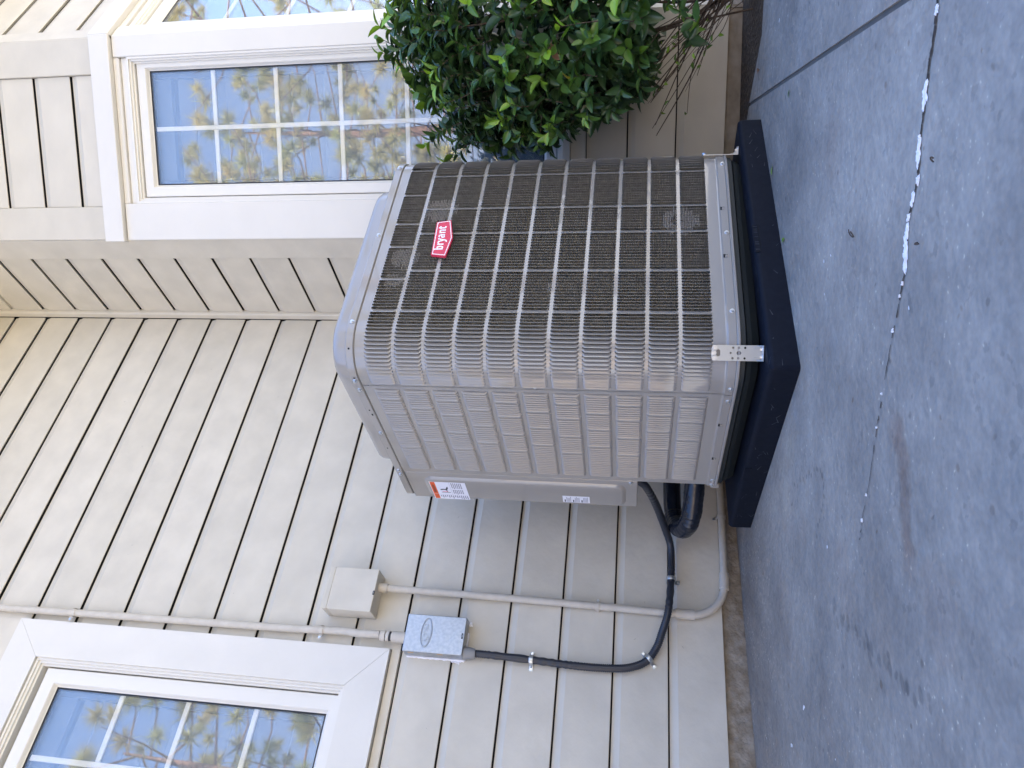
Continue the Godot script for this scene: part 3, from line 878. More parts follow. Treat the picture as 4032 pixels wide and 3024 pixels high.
func make_unit() -> void:
	var t := thing("air_conditioner", "taupe outdoor condenser with louvered grilles and red badge, on the black pad", "air conditioner")
	var SL := 1.060 - ZB        # the seam between side panel and wrap-round grille
	var l1 := ZF - RC - ZB
	var q := RC * PI / 2
	var l2 := XR - XL - 2 * RC
	var end := l1 + 2 * q + l2 + 0.62
	var lowp := [[0.1418, 0.0045], [0.1630, 0.0045], [0.1665, 0.0008], [0.1700, 0.0]]
	# wrap-round grille: solid borders, bands between the rows, then the louvers row by row
	var wb := MB.new()
	sheet(wb, SL, end, lowp + [[ROW0 + 0.0049, 0.0]])
	sheet(wb, SL, end, [[ROW0 + 11 * ROWP - 0.0049, 0.0], [1.2125, 0.0]])
	for k in range(1, 11):
		sheet(wb, SL + 0.016, end - 0.5, [[ROW0 + k * ROWP - 0.0049, 0.0], [ROW0 + k * ROWP + 0.0049, 0.0]])
	sheet(wb, SL, SL + 0.016, [[ROW0 + 0.0049, 0.0], [ROW0 + 11 * ROWP - 0.0049, 0.0]])
	sheet(wb, end - 0.5, end, [[ROW0 + 0.0049, 0.0], [ROW0 + 11 * ROWP - 0.0049, 0.0]])
	var wrap := obj("grille_panel", wb, M.cabinet_paint, t)
	for k in 11:
		var lm := MB.new()
		var wide := [20, 33, 46, 55, 68, 76, 91] if k < 10 else [20, 30, 41, 49, 60, 70, 84]
		louvers(lm, SL + 0.016, end - 0.5, 0.0118, ROW0 + k * ROWP + 0.0049, ROW0 + (k + 1) * ROWP - 0.0049, 0.0070, wide)
		obj("louver_row", lm, M.cabinet_paint, wrap).set_meta("kind", "stuff")
	# left side panel
	var sb := MB.new()
	var S0 := 0.535 - ZB
	var G0 := 0.566 - ZB
	var G1 := 1.042 - ZB
	sheet(sb, S0, SL - 0.002, lowp + [[ROW0 + 0.0049, 0.0]])
	sheet(sb, S0, SL - 0.002, [[ROW0 + 11 * ROWP - 0.0049, 0.0], [1.2125, 0.0]])
	for k in range(1, 11): sheet(sb, G0, G1, [[ROW0 + k * ROWP - 0.0049, 0.0], [ROW0 + k * ROWP + 0.0049, 0.0]])
	sheet(sb, S0, G0, [[ROW0 + 0.0049, 0.0], [ROW0 + 11 * ROWP - 0.0049, 0.0]])
	sheet(sb, G1, SL - 0.002, [[ROW0 + 0.0049, 0.0], [ROW0 + 11 * ROWP - 0.0049, 0.0]])
	var side := obj("side_panel", sb, M.cabinet_paint, t)
	for k in 11:
		var lm := MB.new()
		louvers(lm, G0, G1, 0.0116, ROW0 + k * ROWP + 0.0049, ROW0 + (k + 1) * ROWP - 0.0049, 0.0074, [12, 20, 28, 34] if k % 2 == 0 else [16, 24, 31], true)
		obj("louver_row", lm, M.cabinet_paint, side).set_meta("kind", "stuff")
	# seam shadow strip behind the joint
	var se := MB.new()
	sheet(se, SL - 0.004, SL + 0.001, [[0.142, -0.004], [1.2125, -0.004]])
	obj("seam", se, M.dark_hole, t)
	# coil: dark fins behind closely spaced level wires
	var cb := MB.new()
	sheet(cb, 0.24, end - 0.05, [[0.148, -0.0235], [1.208, -0.0235]])
	obj("coil", cb, M.coil_dark, t)
	var vb := MB.new()
	for k in 208:
		var y := 0.156 + k * 0.0050
		var pts := []
		for q3 in 44: pts.append(plan(lerpf(0.25, end - 0.30, q3 / 43.0), -0.0190, y))
		vb.tube(pts, 0.00105 + 0.00035 * rng.randf(), 4, false)
	obj("fin_edges", vb, M.coil_fin, t).set_meta("kind", "stuff")
	obj("coil_opening", disc(Vector3(1.795, 0.293, ZF - 0.0168), Vector3(0, 0, 1), 0.024, 0.016), M.dark_hole, t)
	for pch in [[1.795, 0.285, 0.070, 0.055, 34], [1.515, 0.655, 0.022, 0.018, 9], [1.425, 0.652, 0.016, 0.014, 7], [1.64, 1.135, 0.05, 0.045, 20], [1.86, 1.06, 0.06, 0.06, 22], [1.54, 1.15, 0.03, 0.03, 8]]:  # ragged pale dashes: warm light reflections painted onto the coil
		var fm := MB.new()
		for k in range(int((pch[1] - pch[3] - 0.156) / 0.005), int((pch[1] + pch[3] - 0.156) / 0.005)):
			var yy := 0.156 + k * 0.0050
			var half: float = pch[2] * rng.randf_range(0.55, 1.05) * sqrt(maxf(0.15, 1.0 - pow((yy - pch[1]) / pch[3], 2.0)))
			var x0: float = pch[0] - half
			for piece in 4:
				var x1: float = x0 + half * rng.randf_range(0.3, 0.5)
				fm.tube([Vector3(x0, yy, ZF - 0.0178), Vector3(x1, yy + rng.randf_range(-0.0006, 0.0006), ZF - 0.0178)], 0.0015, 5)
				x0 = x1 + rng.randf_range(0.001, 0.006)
		obj("painted_glints", fm, M.glint_paint, t).set_meta("kind", "stuff")
	# corner access panel: a shallow raised field with rounded ends
	var ab := MB.new()
	ab.box(Vector3(XL + 0.03, (0.391 + 1.2125) / 2, (ZB + 0.533) / 2), Vector3(0.06, 1.2125 - 0.391, 0.533 - ZB), 0.002)
	var rr := []
	for e in [[0.0, -0.0005], [0.004, 0.003], [0.012, 0.0075], [0.016, 0.0085], [0.033, 0.0086]]:
		var ring := []
		for p in rrect(0.43, ZB + 0.006, 1.150, 0.505, 0.035, e[0], 0.0, 6): ring.append(Vector3(XL - e[1], p.x, p.z))
		rr.append(ring)
	ab.loft(rr, true)
	var acc := obj("access_panel", ab, M.cabinet_paint, t)
	acc.set_meta("label", "plain panel with a raised field and two white stickers")
	stickers(acc)
	# cut-away corner below it, where the pipes come out
	var kb := MB.new()
	kb.quad(Vector3(XL + 0.24, 0.142, ZB), Vector3(XL + 0.004, 0.142, 0.533), Vector3(XL + 0.004, 0.391, 0.533), Vector3(XL + 0.24, 0.391, ZB))
	obj("valve_plate", kb, M.cabinet_paint, t)
	var ft := MB.new()
	ft.box(Vector3(XL + 0.012, 0.137, 0.526), Vector3(0.03, 0.028, 0.024), 0.003)
	obj("corner_foot", ft, M.cabinet_paint, t)
	# rim and base pan
	var full := [Vector2(XL, 0.533), Vector2(XL, ZF), Vector2(XR, ZF), Vector2(XR, ZB), Vector2(XL + 0.22, ZB)]
	var fr := [0.034, RC, RC, RC, 0.04]
	var rm := MB.new()
	rm.loft([outline(full, fr, -0.0045, 0.1405), outline(full, fr, -0.0075, 0.138), outline(full, fr, -0.0075, 0.1345), outline(full, fr, -0.003, 0.131), outline(full, fr, 0.02, 0.131)].map(func(r): return r), false)
	obj("base_rim", reversed_loft(full, fr, [[-0.003, 0.1305], [-0.0078, 0.133], [-0.0078, 0.138], [-0.004, 0.1410]]), M.cabinet_paint, t)
	obj("base_pan", reversed_loft(full, fr, [[0.030, 0.080], [0.016, 0.100], [0.012, 0.112], [0.003, 0.118], [0.003, 0.1300]]), M.base_plastic, t)
	for p in [Vector3(XL + 0.10, 0.0, ZF - 0.30), Vector3(XL + 0.36, 0.0, ZF - 0.09), Vector3(XR - 0.14, 0.0, ZF - 0.10), Vector3(XL + 0.10, 0.0, 0.62), Vector3(XR - 0.12, 0.0, 0.45)]:
		var yb := gy(p.x) + 0.0735
		var fb := MB.new()
		fb.box(Vector3(p.x, (yb + 0.112) / 2, p.z), Vector3(0.10, 0.112 - yb, 0.10), 0.004)
		obj("foot", fb, M.base_plastic, t)
	# cap: a flange carrying screws and a shallow domed cover
	var cf := [Vector2(XL, ZB), Vector2(XL, ZF), Vector2(XR, ZF), Vector2(XR, ZB)]
	var cr := [0.035, RC, RC, RC]
	var cap := obj("top_cover", reversed_loft(cf, cr, [[0.010, 1.2135], [0.0, 1.2140], [-0.004, 1.2165], [-0.004, 1.2375], [-0.001, 1.2405], [0.010, 1.2425]]), M.cabinet_paint, t)
	var df := [Vector2(XL, 0.60), Vector2(XL, ZF), Vector2(XR - 0.10, ZF), Vector2(XR - 0.10, ZB + 0.02), Vector2(XL + 0.24, ZB + 0.02)]
	var dr := [0.10, RC, 0.18, 0.15, 0.10]
	var dl := []
	for e in [[0.001, 1.2415], [0.002, 1.262], [0.004, 1.272], [0.008, 1.2795], [0.015, 1.2845], [0.028, 1.287], [0.06, 1.288]]: dl.append(outline(df, dr, e[0], e[1], 9))
	var db := MB.new()
	db.loft(dl, true)
	obj("domed_lid", db, M.cabinet_paint, cap)
	var gb := MB.new()
	for r in [0.08, 0.14, 0.20, 0.26, 0.30]:
		var pts := []
		for k in 33: pts.append(Vector3(1.66 + r * cos(TAU * k / 32), 1.30, 0.78 + r * sin(TAU * k / 32)))
		gb.tube(pts, 0.0025, 5, false)
	obj("fan_guard", gb, M.cabinet_dark, cap)
	obj("cap_gap", reversed_loft(cf, cr, [[0.004, 1.2110], [0.004, 1.2140]]), M.dark_hole, t)
	# screws, slots and vent holes
	for p in [Vector2(2.0307, 0.148), Vector2(1.7144, 0.150), Vector2(1.407, 0.1502)]: hex_screw(t, Vector3(p.x, p.y, ZF + 0.0045), Vector3(0, 0, 1))
	for z in [1.0889, 1.0302, 0.5726, 0.5425]: hex_screw(t, Vector3(XL - 0.0045, 0.1497, z), Vector3(-1, 0, 0))
	for p in [[2.05, 1.227], [1.717, 1.227]]: hex_screw(cap, Vector3(p[0], p[1], ZF + 0.004), Vector3(0, 0, 1))
	hex_screw(cap, plan(l1 + q * 0.98, 0.004, 1.227), Vector3(-0.04, 0, 1).normalized())
	hex_screw(cap, plan(l1 - 0.004, 0.004, 1.227), Vector3(-1, 0, 0))
	for z in [1.042, 0.798, 0.550, 0.521]: hex_screw(cap, Vector3(XL - 0.004, 1.226, z), Vector3(-1, 0, 0))
	hex_screw(t, Vector3(XL - 0.0005, 0.690, 1.0725), Vector3(-1, 0, 0))
	hex_screw(t, Vector3(XL - 0.0005, 0.4147, 0.522), Vector3(-1, 0, 0))
	for p in [[0.93, 1.227, 0.004, 0.0025], [0.905, 1.224, 0.006, 0.003], [0.70, 1.228, 0.0035, 0.0025], [1.10, 1.226, 0.003, 0.003]]:
		obj("vent_hole", disc(Vector3(XL - 0.0046, p[1], p[0]), Vector3(-1, 0, 0), p[2], p[3]), M.dark_hole, cap)
	obj("vent_hole", disc(plan(l1 + q * 0.55, 0.0046, 1.228), (plan(l1 + q * 0.55, 1.0) - plan(l1 + q * 0.55)).normalized(), 0.003, 0.003), M.dark_hole, cap)
	for x in [1.8203, 1.6172]: slot(t, Vector3(x, 0.1592, ZF + 0.0045), Vector3(1, 0, 0), Vector3(0, 0, 1))
	for z in [0.9073, 0.7132]: slot(t, Vector3(XL - 0.0045, 0.1600, z), Vector3(0, 0, -1), Vector3(-1, 0, 0))
	badge(t)

func slot(t: Node3D, p: Vector3, ex: Vector3, nn: Vector3) -> void:   # drain slot with a bent tab
	var mb := MB.new()
	mb.t = Transform3D(Basis(ex, Vector3.UP, nn), p)
	mb.box(Vector3(0, 0.002, 0.0003), Vector3(0.013, 0.0045, 0.0012))
	mb.box(Vector3(0.0049, -0.0035, 0.0003), Vector3(0.002, 0.009, 0.0012))
	obj("drain_slot", mb, M.dark_hole, t)
	var tb := MB.new()
	tb.t = mb.t
	tb.box(Vector3(-0.001, -0.0045, 0.0015), Vector3(0.009, 0.006, 0.003), 0.001)
	obj("bent_tab", tb, M.cabinet_paint, t)

func reversed_loft(pts: Array, rad: Array, prof: Array) -> MB:
	var rings := []
	for e in prof: rings.append(outline(pts, rad, e[0], e[1], 8))
	var mb := MB.new()
	for i in rings.size() - 1: mb.grid([rings[i], rings[i + 1]], true)
	mb.fan(rings[-1], false)
	mb.fan(rings[0], true)
	return mb

func stickers(acc: Node3D) -> void:
	# hot-surface warning: orange header, a hand over a hot plate, columns of fine print
	var im := Image.create(160, 176, false, Image.FORMAT_RGB8)
	im.fill(Color(0.90, 0.90, 0.93))
	im.fill_rect(Rect2i(3, 3, 154, 24), Color(0.88, 0.36, 0.12))
	im.fill_rect(Rect2i(112, 3, 2, 24), Color(0.93, 0.9, 0.9))
	for k in 7: im.fill_rect(Rect2i(30 + k * 10, 9, 6, 12), Color(0.30, 0.10, 0.06))
	im.fill_rect(Rect2i(116, 28, 1, 145), Color(0.6, 0.6, 0.66))
	im.fill_rect(Rect2i(0, 96, 116, 1), Color(0.6, 0.6, 0.66))
	im.fill_rect(Rect2i(66, 96, 1, 78), Color(0.75, 0.75, 0.8))
	im.fill_rect(Rect2i(94, 46, 4, 44), Color(0.06, 0.05, 0.1))          # hot plate, on edge
	for k in 9: im.fill_rect(Rect2i(84 + (k % 3) * 2, 52 + k * 3, 8 - (k % 3) * 2, 3), Color(0.93, 0.62, 0.66))
	for k in 30: im.fill_rect(Rect2i(64 + int(absf(k - 14.0) * 0.25), 44 + k, 9, 2), Color(0.07, 0.07, 0.11))   # fingers
	for k in 18: im.fill_rect(Rect2i(60 - k, 72 + k / 2, 16, 3), Color(0.07, 0.07, 0.11))
	for k in 12: im.fill_rect(Rect2i(72 + k, 70 + k / 2, 5, 3), Color(0.07, 0.07, 0.11))
	var r := RandomNumberGenerator.new(); r.seed = 5
	for col in [[8, 60], [70, 112]]:
		for k in 6:
			var x: int = col[0]
			while x < col[1] - 6:
				var w := r.randi_range(4, 10)
				im.fill_rect(Rect2i(x, 104 + k * 9, mini(w, col[1] - x), 5), Color(0.42, 0.42, 0.48))
				x += w + 2
	for k in 14: im.fill_rect(Rect2i(122 + r.randi_range(0, 3), 34 + k * 10, r.randi_range(14, 32), 5), Color(0.5, 0.5, 0.56))
	var m := mat("warning_print", Color.WHITE, 0.35)
	m.albedo_texture = ImageTexture.create_from_image(im)
	var mb := MB.new()
	var x := XL - 0.0092
	mb.quad(Vector3(x, 0.9980, 0.3535), Vector3(x, 0.9980, 0.483), Vector3(x, 1.1310, 0.483), Vector3(x, 1.1310, 0.3535))
	for i in 4: mb.uv[i] = Vector2(1.0 - mb.uv[i].x, mb.uv[i].y)
	obj("warning_sticker", mb, m, acc)
	var i2 := Image.create(96, 128, false, Image.FORMAT_RGB8)
	i2.fill(Color(0.90, 0.90, 0.92))
	for b in 3:
		i2.fill_rect(Rect2i(6, 8 + b * 40, 34, 6), Color(0.25, 0.25, 0.3))
		for k in 4: i2.fill_rect(Rect2i(6, 18 + b * 40 + k * 6, r.randi_range(50, 82), 3), Color(0.55, 0.55, 0.6))
	var m2 := mat("data_print", Color.WHITE, 0.35)
	m2.albedo_texture = ImageTexture.create_from_image(i2)
	var m3 := MB.new()
	m3.quad(Vector3(x, 0.557, 0.3735), Vector3(x, 0.557, 0.4220), Vector3(x, 0.653, 0.4220), Vector3(x, 0.653, 0.3735))
	obj("data_sticker", m3, m2, acc)

func badge(t: Node3D) -> void:
	# five-sided plate: level top, sides, pointed foot
	var poly := PackedVector2Array([Vector2(1.6163, 0.9898), Vector2(1.6982, 0.9800), Vector2(1.7789, 0.9980), Vector2(1.7711, 1.0442), Vector2(1.6225, 1.0371)])
	var cen := Vector2(1.6985, 1.012)
	var zs := ZF + 0.016
	var sc := func(f: float) -> PackedVector2Array:
		var o := PackedVector2Array()
		for p in poly: o.append(cen + Vector2(-0.008, -0.003) + (p - cen) * f * 0.985)
		return o
	var mb := MB.new()
	mb.prism(sc.call(1.0), Vector3(0, 0, ZF + 0.008), Vector3(1, 0, 0), Vector3(0, 1, 0), Vector3(0, 0, 0.0085))
	var b := obj("badge", mb, M.badge_red, t)
	b.set_meta("label", "red five-sided badge with white lettering")
	var rim := MB.new()
	var o: PackedVector2Array = sc.call(0.955); var i: PackedVector2Array = sc.call(0.915)
	# keep the white line evenly wide
	i = Geometry2D.offset_polygon(o, -0.0024, Geometry2D.JOIN_MITER)[0]
	o = Geometry2D.offset_polygon(sc.call(1.0), -0.0030, Geometry2D.JOIN_MITER)[0]
	i = Geometry2D.offset_polygon(o, -0.0024, Geometry2D.JOIN_MITER)[0]
	var z2 := ZF + 0.0165
	for k in o.size():
		var j := (k + 1) % o.size()
		# match inner points by nearest
		var near := func(p: Vector2) -> Vector2:
			var best: Vector2 = i[0]
			for c in i:
				if c.distance_to(p) < best.distance_to(p): best = c
			return best
		var pi: Vector2 = near.call(o[k]); var pj: Vector2 = near.call(o[j])
		rim.prism(PackedVector2Array([o[k], o[j], pj, pi]), Vector3(0, 0, z2), Vector3(1, 0, 0), Vector3(0, 1, 0), Vector3(0, 0, 0.0008))
	obj("white_border", rim, M.badge_white, b)
	letters(b, "bryant", "badge_letters", true, Transform3D(Basis(Vector3(0, 0, 1), 0.048), Vector3(1.6895, 1.0125, z2)), 0.104, 0.037, 0.0010, M.badge_white)

func letters(parent: Node3D, text: String, called: String, bold: bool, xf: Transform3D, w: float, h: float, depth: float, m: Material) -> void:
	var tm := TextMesh.new()
	var f := SystemFont.new()
	f.font_names = PackedStringArray(["Droid Sans"])
	if bold: f.font_weight = 700
	tm.font = f; tm.font_size = 64; tm.text = text; tm.depth = 0.05; tm.pixel_size = 0.01; tm.curve_step = 1.0
	var bb := tm.get_aabb()
	var sx := w / maxf(bb.size.x, 0.001); var sy := h / maxf(bb.size.y, 0.001)
	var c := bb.get_center()
	var loc := Transform3D(Basis(Vector3(sx, 0, 0), Vector3(0, sy, 0), Vector3(0, 0, depth / 0.05)), Vector3(-c.x * sx, -c.y * sy, depth * 0.5))
	obj(called, tm, m, parent, xf * loc)

# ---------------------------------------------------------------- hold-down brackets
func make_brackets() -> void:
	var labels := ["galvanised hold-down strap at the unit's near corner, full of holes", "galvanised hold-down strap seen edge-on at the unit's far right corner"]
	for k in 2:
		var nn := Vector3(-0.62, 0, 0.785) if k == 0 else Vector3(0.62, 0, 0.785)
		var base := (Vector3(XL + RC, 0, ZF - RC) if k == 0 else Vector3(XR - RC, 0, ZF - RC)) + nn * (RC + 0.0065)
		var t := thing("hold_down_strap", labels[k], "bracket", base, "hold-down straps")
		var ex := Vector3.UP.cross(nn).normalized()
		var B := Transform3D(Basis(ex, Vector3.UP, nn), Vector3.ZERO)
		var foot := gy(base.x) + 0.076
		var root := CSGCombiner3D.new()
		root.name = "strap_plate"
		root.transform = B
		t.add_child(root, true)
		root.material_override = M.strap_steel
		var poly := CSGPolygon3D.new()
		poly.name = "plate_outline"
		var pp := PackedVector2Array([Vector2(-0.021, foot), Vector2(0.021, foot), Vector2(0.021, 0.2025)])
		for a in [0.35, 0.7, 1.0, 1.3, 1.57, 1.84, 2.14, 2.44, 2.79]: pp.append(Vector2(0.021 * cos(a) * 1.05, 0.2025 + 0.006 * sin(a)))
		pp.append(Vector2(-0.021, 0.2025))
		poly.polygon = pp; poly.depth = 0.0022; poly.position.z = 0.0022
		root.add_child(poly, true)
		for hl in [[0.014, 0.152, 0.0024], [0.0, 0.158, 0.0022], [-0.014, 0.153, 0.0024], [0.014, 0.137, 0.0026], [0.0, 0.137, 0.0046], [-0.014, 0.138, 0.0026], [0.014, 0.121, 0.0024], [-0.014, 0.122, 0.0024], [-0.004, 0.190, 0.0042], [0.0, 0.190, 0.0042], [0.004, 0.190, 0.0042]]:
			var c := CSGCylinder3D.new()
			c.name = "strap_hole"
			c.operation = CSGShape3D.OPERATION_SUBTRACTION
			c.radius = hl[2] * 1.3; c.height = 0.02; c.sides = 12
			c.rotation.x = PI / 2
			c.position = Vector3(hl[0], hl[1], 0.001)
			root.add_child(c, true)
		var fm := MB.new()
		fm.t = B
		fm.box(Vector3(0, foot + 0.0012, 0.013), Vector3(0.042, 0.0024, 0.026), 0.0006)
		for s in [-0.0195, 0.0195]:
			fm.prism(PackedVector2Array([Vector2(0.002, foot + 0.002), Vector2(0.020, foot + 0.002), Vector2(0.002, foot + 0.014)]), Vector3(s - 0.001, 0, 0), Vector3(0, 0, 1), Vector3(0, 1, 0), Vector3(0.002, 0, 0))
		for s in [-0.014, 0.014]: fm.box(Vector3(s, foot + 0.012, 0.0026), Vector3(0.006, 0.020, 0.002), 0.0008)
		obj("strap_foot", fm, M.strap_steel, t)
		for s in [-0.014, 0.0, 0.014]: hex_screw(t, B * Vector3(s, 0.2015 - absf(s) * 0.15, 0.0023), nn)
		for s in [-0.010, 0.010]: hex_screw(t, B * Vector3(s, foot + 0.0026, 0.014), Vector3(0.001, 1, 0).normalized())

# ---------------------------------------------------------------- electrical boxes
func make_boxes() -> void:
	# metal disconnect
	var t := thing("disconnect_box", "bare metal disconnect box embossed with an oval logo, white caulk round it", "electrical box", Vector3(0.818, 1.122, 0))
	var body := MB.new()
	body.box(Vector3(0, 0.004, 0.029), Vector3(0.134, 0.216, 0.054), 0.001)
	obj("body", body, M.fitting_grey, t)
	var cov := MB.new()
	var rr := []
	for e in [[0.0, 0.010], [0.0, 0.0575], [0.0012, 0.0595], [0.003, 0.0602]]:
		var ring := []
		for p in rrect(-0.070, -0.114, 0.070, 0.114, 0.004, e[0], 0.0, 3): ring.append(Vector3(p.x, -p.z, e[1]))
		rr.append(ring)
	cov.loft(rr, true)
	# the cover reaches back over the top and sides but leaves the foot open
	var cv := obj("cover", cov, M.galvanised, t, Transform3D(Basis.IDENTITY, Vector3(0, 0, 0.0005)))
	cv.scale = Vector3(1, 1, 1)
	var em := MB.new()
	for r in [[0.0535, 0.0203, 0.0018], [0.0490, 0.0166, 0.0008]]:
		var pts := []
		for k in 41:
			var a := TAU * k / 40
			pts.append(Vector3(0.003 + cos(a) * r[0], 0.0325 + sin(a) * r[1], 0.0606))
		em.tube(pts, r[2], 6, false)
	for sg in [[-0.031, 0.0425, -0.0049, 0.0425], [-0.0049, 0.0425, -0.0049, 0.0215], [-0.0049, 0.0215, -0.034, 0.0215]]: em.tube([Vector3(sg[0], sg[1] - 0.0, 0.0606), Vector3(sg[2], sg[3], 0.0606)], 0.0006, 5)
	obj("embossed_oval", em, M.galvanised, cv)
	letters(cv, "AC", "embossed_letters", false, Transform3D(Basis.IDENTITY, Vector3(-0.0205, 0.0325, 0.0600)), 0.024, 0.015, 0.0028, M.galvanised)
	letters(cv, "PRO", "embossed_letters", false, Transform3D(Basis.IDENTITY, Vector3(0.0180, 0.0360, 0.0600)), 0.038, 0.015, 0.0028, M.galvanised)
	letters(cv, ".COM", "embossed_letters", false, Transform3D(Basis.IDENTITY, Vector3(0.0130, 0.0245, 0.0600)), 0.017, 0.0045, 0.0010, M.galvanised)
	var lt := MB.new()
	lt.box(Vector3(0.0, -0.105, 0.0605), Vector3(0.020, 0.006, 0.002), 0.001)
	obj("latch_slot", lt, M.dark_hole, cv)
	var ht := MB.new()
	ht.box(Vector3(0.0, -0.1055, 0.0622), Vector3(0.011, 0.0022, 0.002), 0.0008)
	obj("hasp_tip", ht, M.zinc, cv)
	var br := MB.new()
	for y in [0.082, -0.030]: br.box(Vector3(-0.0706, y, 0.050), Vector3(0.0012, 0.022, 0.003), 0.0003)
	for y in [0.082, -0.030]:
		var one := MB.new()
		one.box(Vector3(-0.0708, y, 0.050), Vector3(0.0012, 0.022, 0.003), 0.0003)
		obj("brass_tab", one, M.copper_brass, cv)
	var ck := MB.new()
	var path := []
	for k in 30:
		var y := lerpf(0.108, -0.112, k / 29.0)
		path.append(Vector3(-0.0715 + rng.randf_range(-0.0012, 0.0012), y, 0.0015))
	for k in 8: path.append(Vector3(lerpf(-0.0715, 0.03, k / 7.0), -0.1145 + rng.randf_range(-0.0015, 0.001), 0.0015))
	var rads := []
	for k in path.size(): rads.append(rng.randf_range(0.0035, 0.0065))
	ck.tube(path, rads, 7)
	for k in 7:
		ck.tube([Vector3(-0.074 + rng.randf_range(-0.004, 0.004), -0.062 - k * 0.006, 0.0), Vector3(-0.084 + rng.randf_range(-0.004, 0.006), -0.070 - k * 0.005, 0.0)], 0.003, 5)
	for k in 8: ck.tube([Vector3(0.060 + rng.randf_range(-0.006, 0.010), -0.114 - 0.0015 * k, 0.001), Vector3(0.071, -0.118 + rng.randf_range(-0.004, 0.004), 0.001)], 0.003, 5)
	obj("caulk_bead", ck, M.caulk, t)
	# painted junction box
	var b := thing("junction_box", "wall-coloured square junction box with a lift-up cover, above the long conduit", "electrical box", Vector3(0.9565, 1.476, 0))
	var bb := MB.new()
	bb.box(Vector3(0, 0, 0.046), Vector3(0.162, 0.192, 0.088), 0.0015)
	obj("body", bb, M.siding_paint, b)
	var bc := MB.new()
	bc.box(Vector3(0, -0.010, 0.0475), Vector3(0.168, 0.176, 0.089), 0.0018)
	obj("cover", bc, M.siding_paint_three, b)
	var hd := MB.new()
	hd.box(Vector3(0.0, 0.0885, 0.046), Vector3(0.1675, 0.018, 0.0915), 0.0015)
	obj("hood", hd, M.siding_paint_two, b)
	var la := MB.new()
	la.box(Vector3(-0.010, -0.095, 0.0915), Vector3(0.017, 0.008, 0.004), 0.0015)
	obj("latch", la, M.cabinet_dark, b)
	var lq := MB.new()
	lq.box(Vector3(-0.010, -0.0955, 0.0940), Vector3(0.009, 0.003, 0.002), 0.0008)
	obj("hasp", lq, M.fitting_grey, b)

# ---------------------------------------------------------------- conduits, hose, line set
func strap(parent: Node3D, p: Vector3, axis: Vector3, r: float, m: Material, two := false, flip := 1.0) -> void:   # a band over a pipe that lies along axis on a wall facing +z, with screwed ears
	var mb := MB.new()
	var sd := axis.cross(Vector3(0, 0, 1)).normalized() * flip
	var rows := []
	for e in [-0.0075, -0.006, 0.006, 0.0075]:
		var row := []
		var k2 := 0.0018 if absf(e) < 0.007 else 0.0003
		var prof := [[-(r + k2), -p.z + 0.002], [-(r + k2), 0.0]]
		for k in 9:
			var a := PI - PI * k / 8
			prof.append([cos(a) * (r + k2), sin(a) * (r + k2)])
		prof.append([r + k2, -p.z + 0.003]); prof.append([r + 0.020, -p.z + 0.003])
		if two: prof.push_front([-(r + 0.020), -p.z + 0.003])
		for q in prof: row.append(p + axis * e + sd * q[0] + Vector3(0, 0, q[1]))
		rows.append(row)
	if flip * 1.0 < 0:
		for row in rows: row.reverse()
	mb.grid(rows)
	var o := obj("pipe_strap", mb, m, parent)
	var ears := [1.0, -1.0] if two else [1.0]
	for e in ears:
		var q: Vector3 = p + sd * (r + 0.013) * e; q.z = 0.0035
		hex_screw(o, q, Vector3(0.0001, 0.0001, 1).normalized(), 0.72)

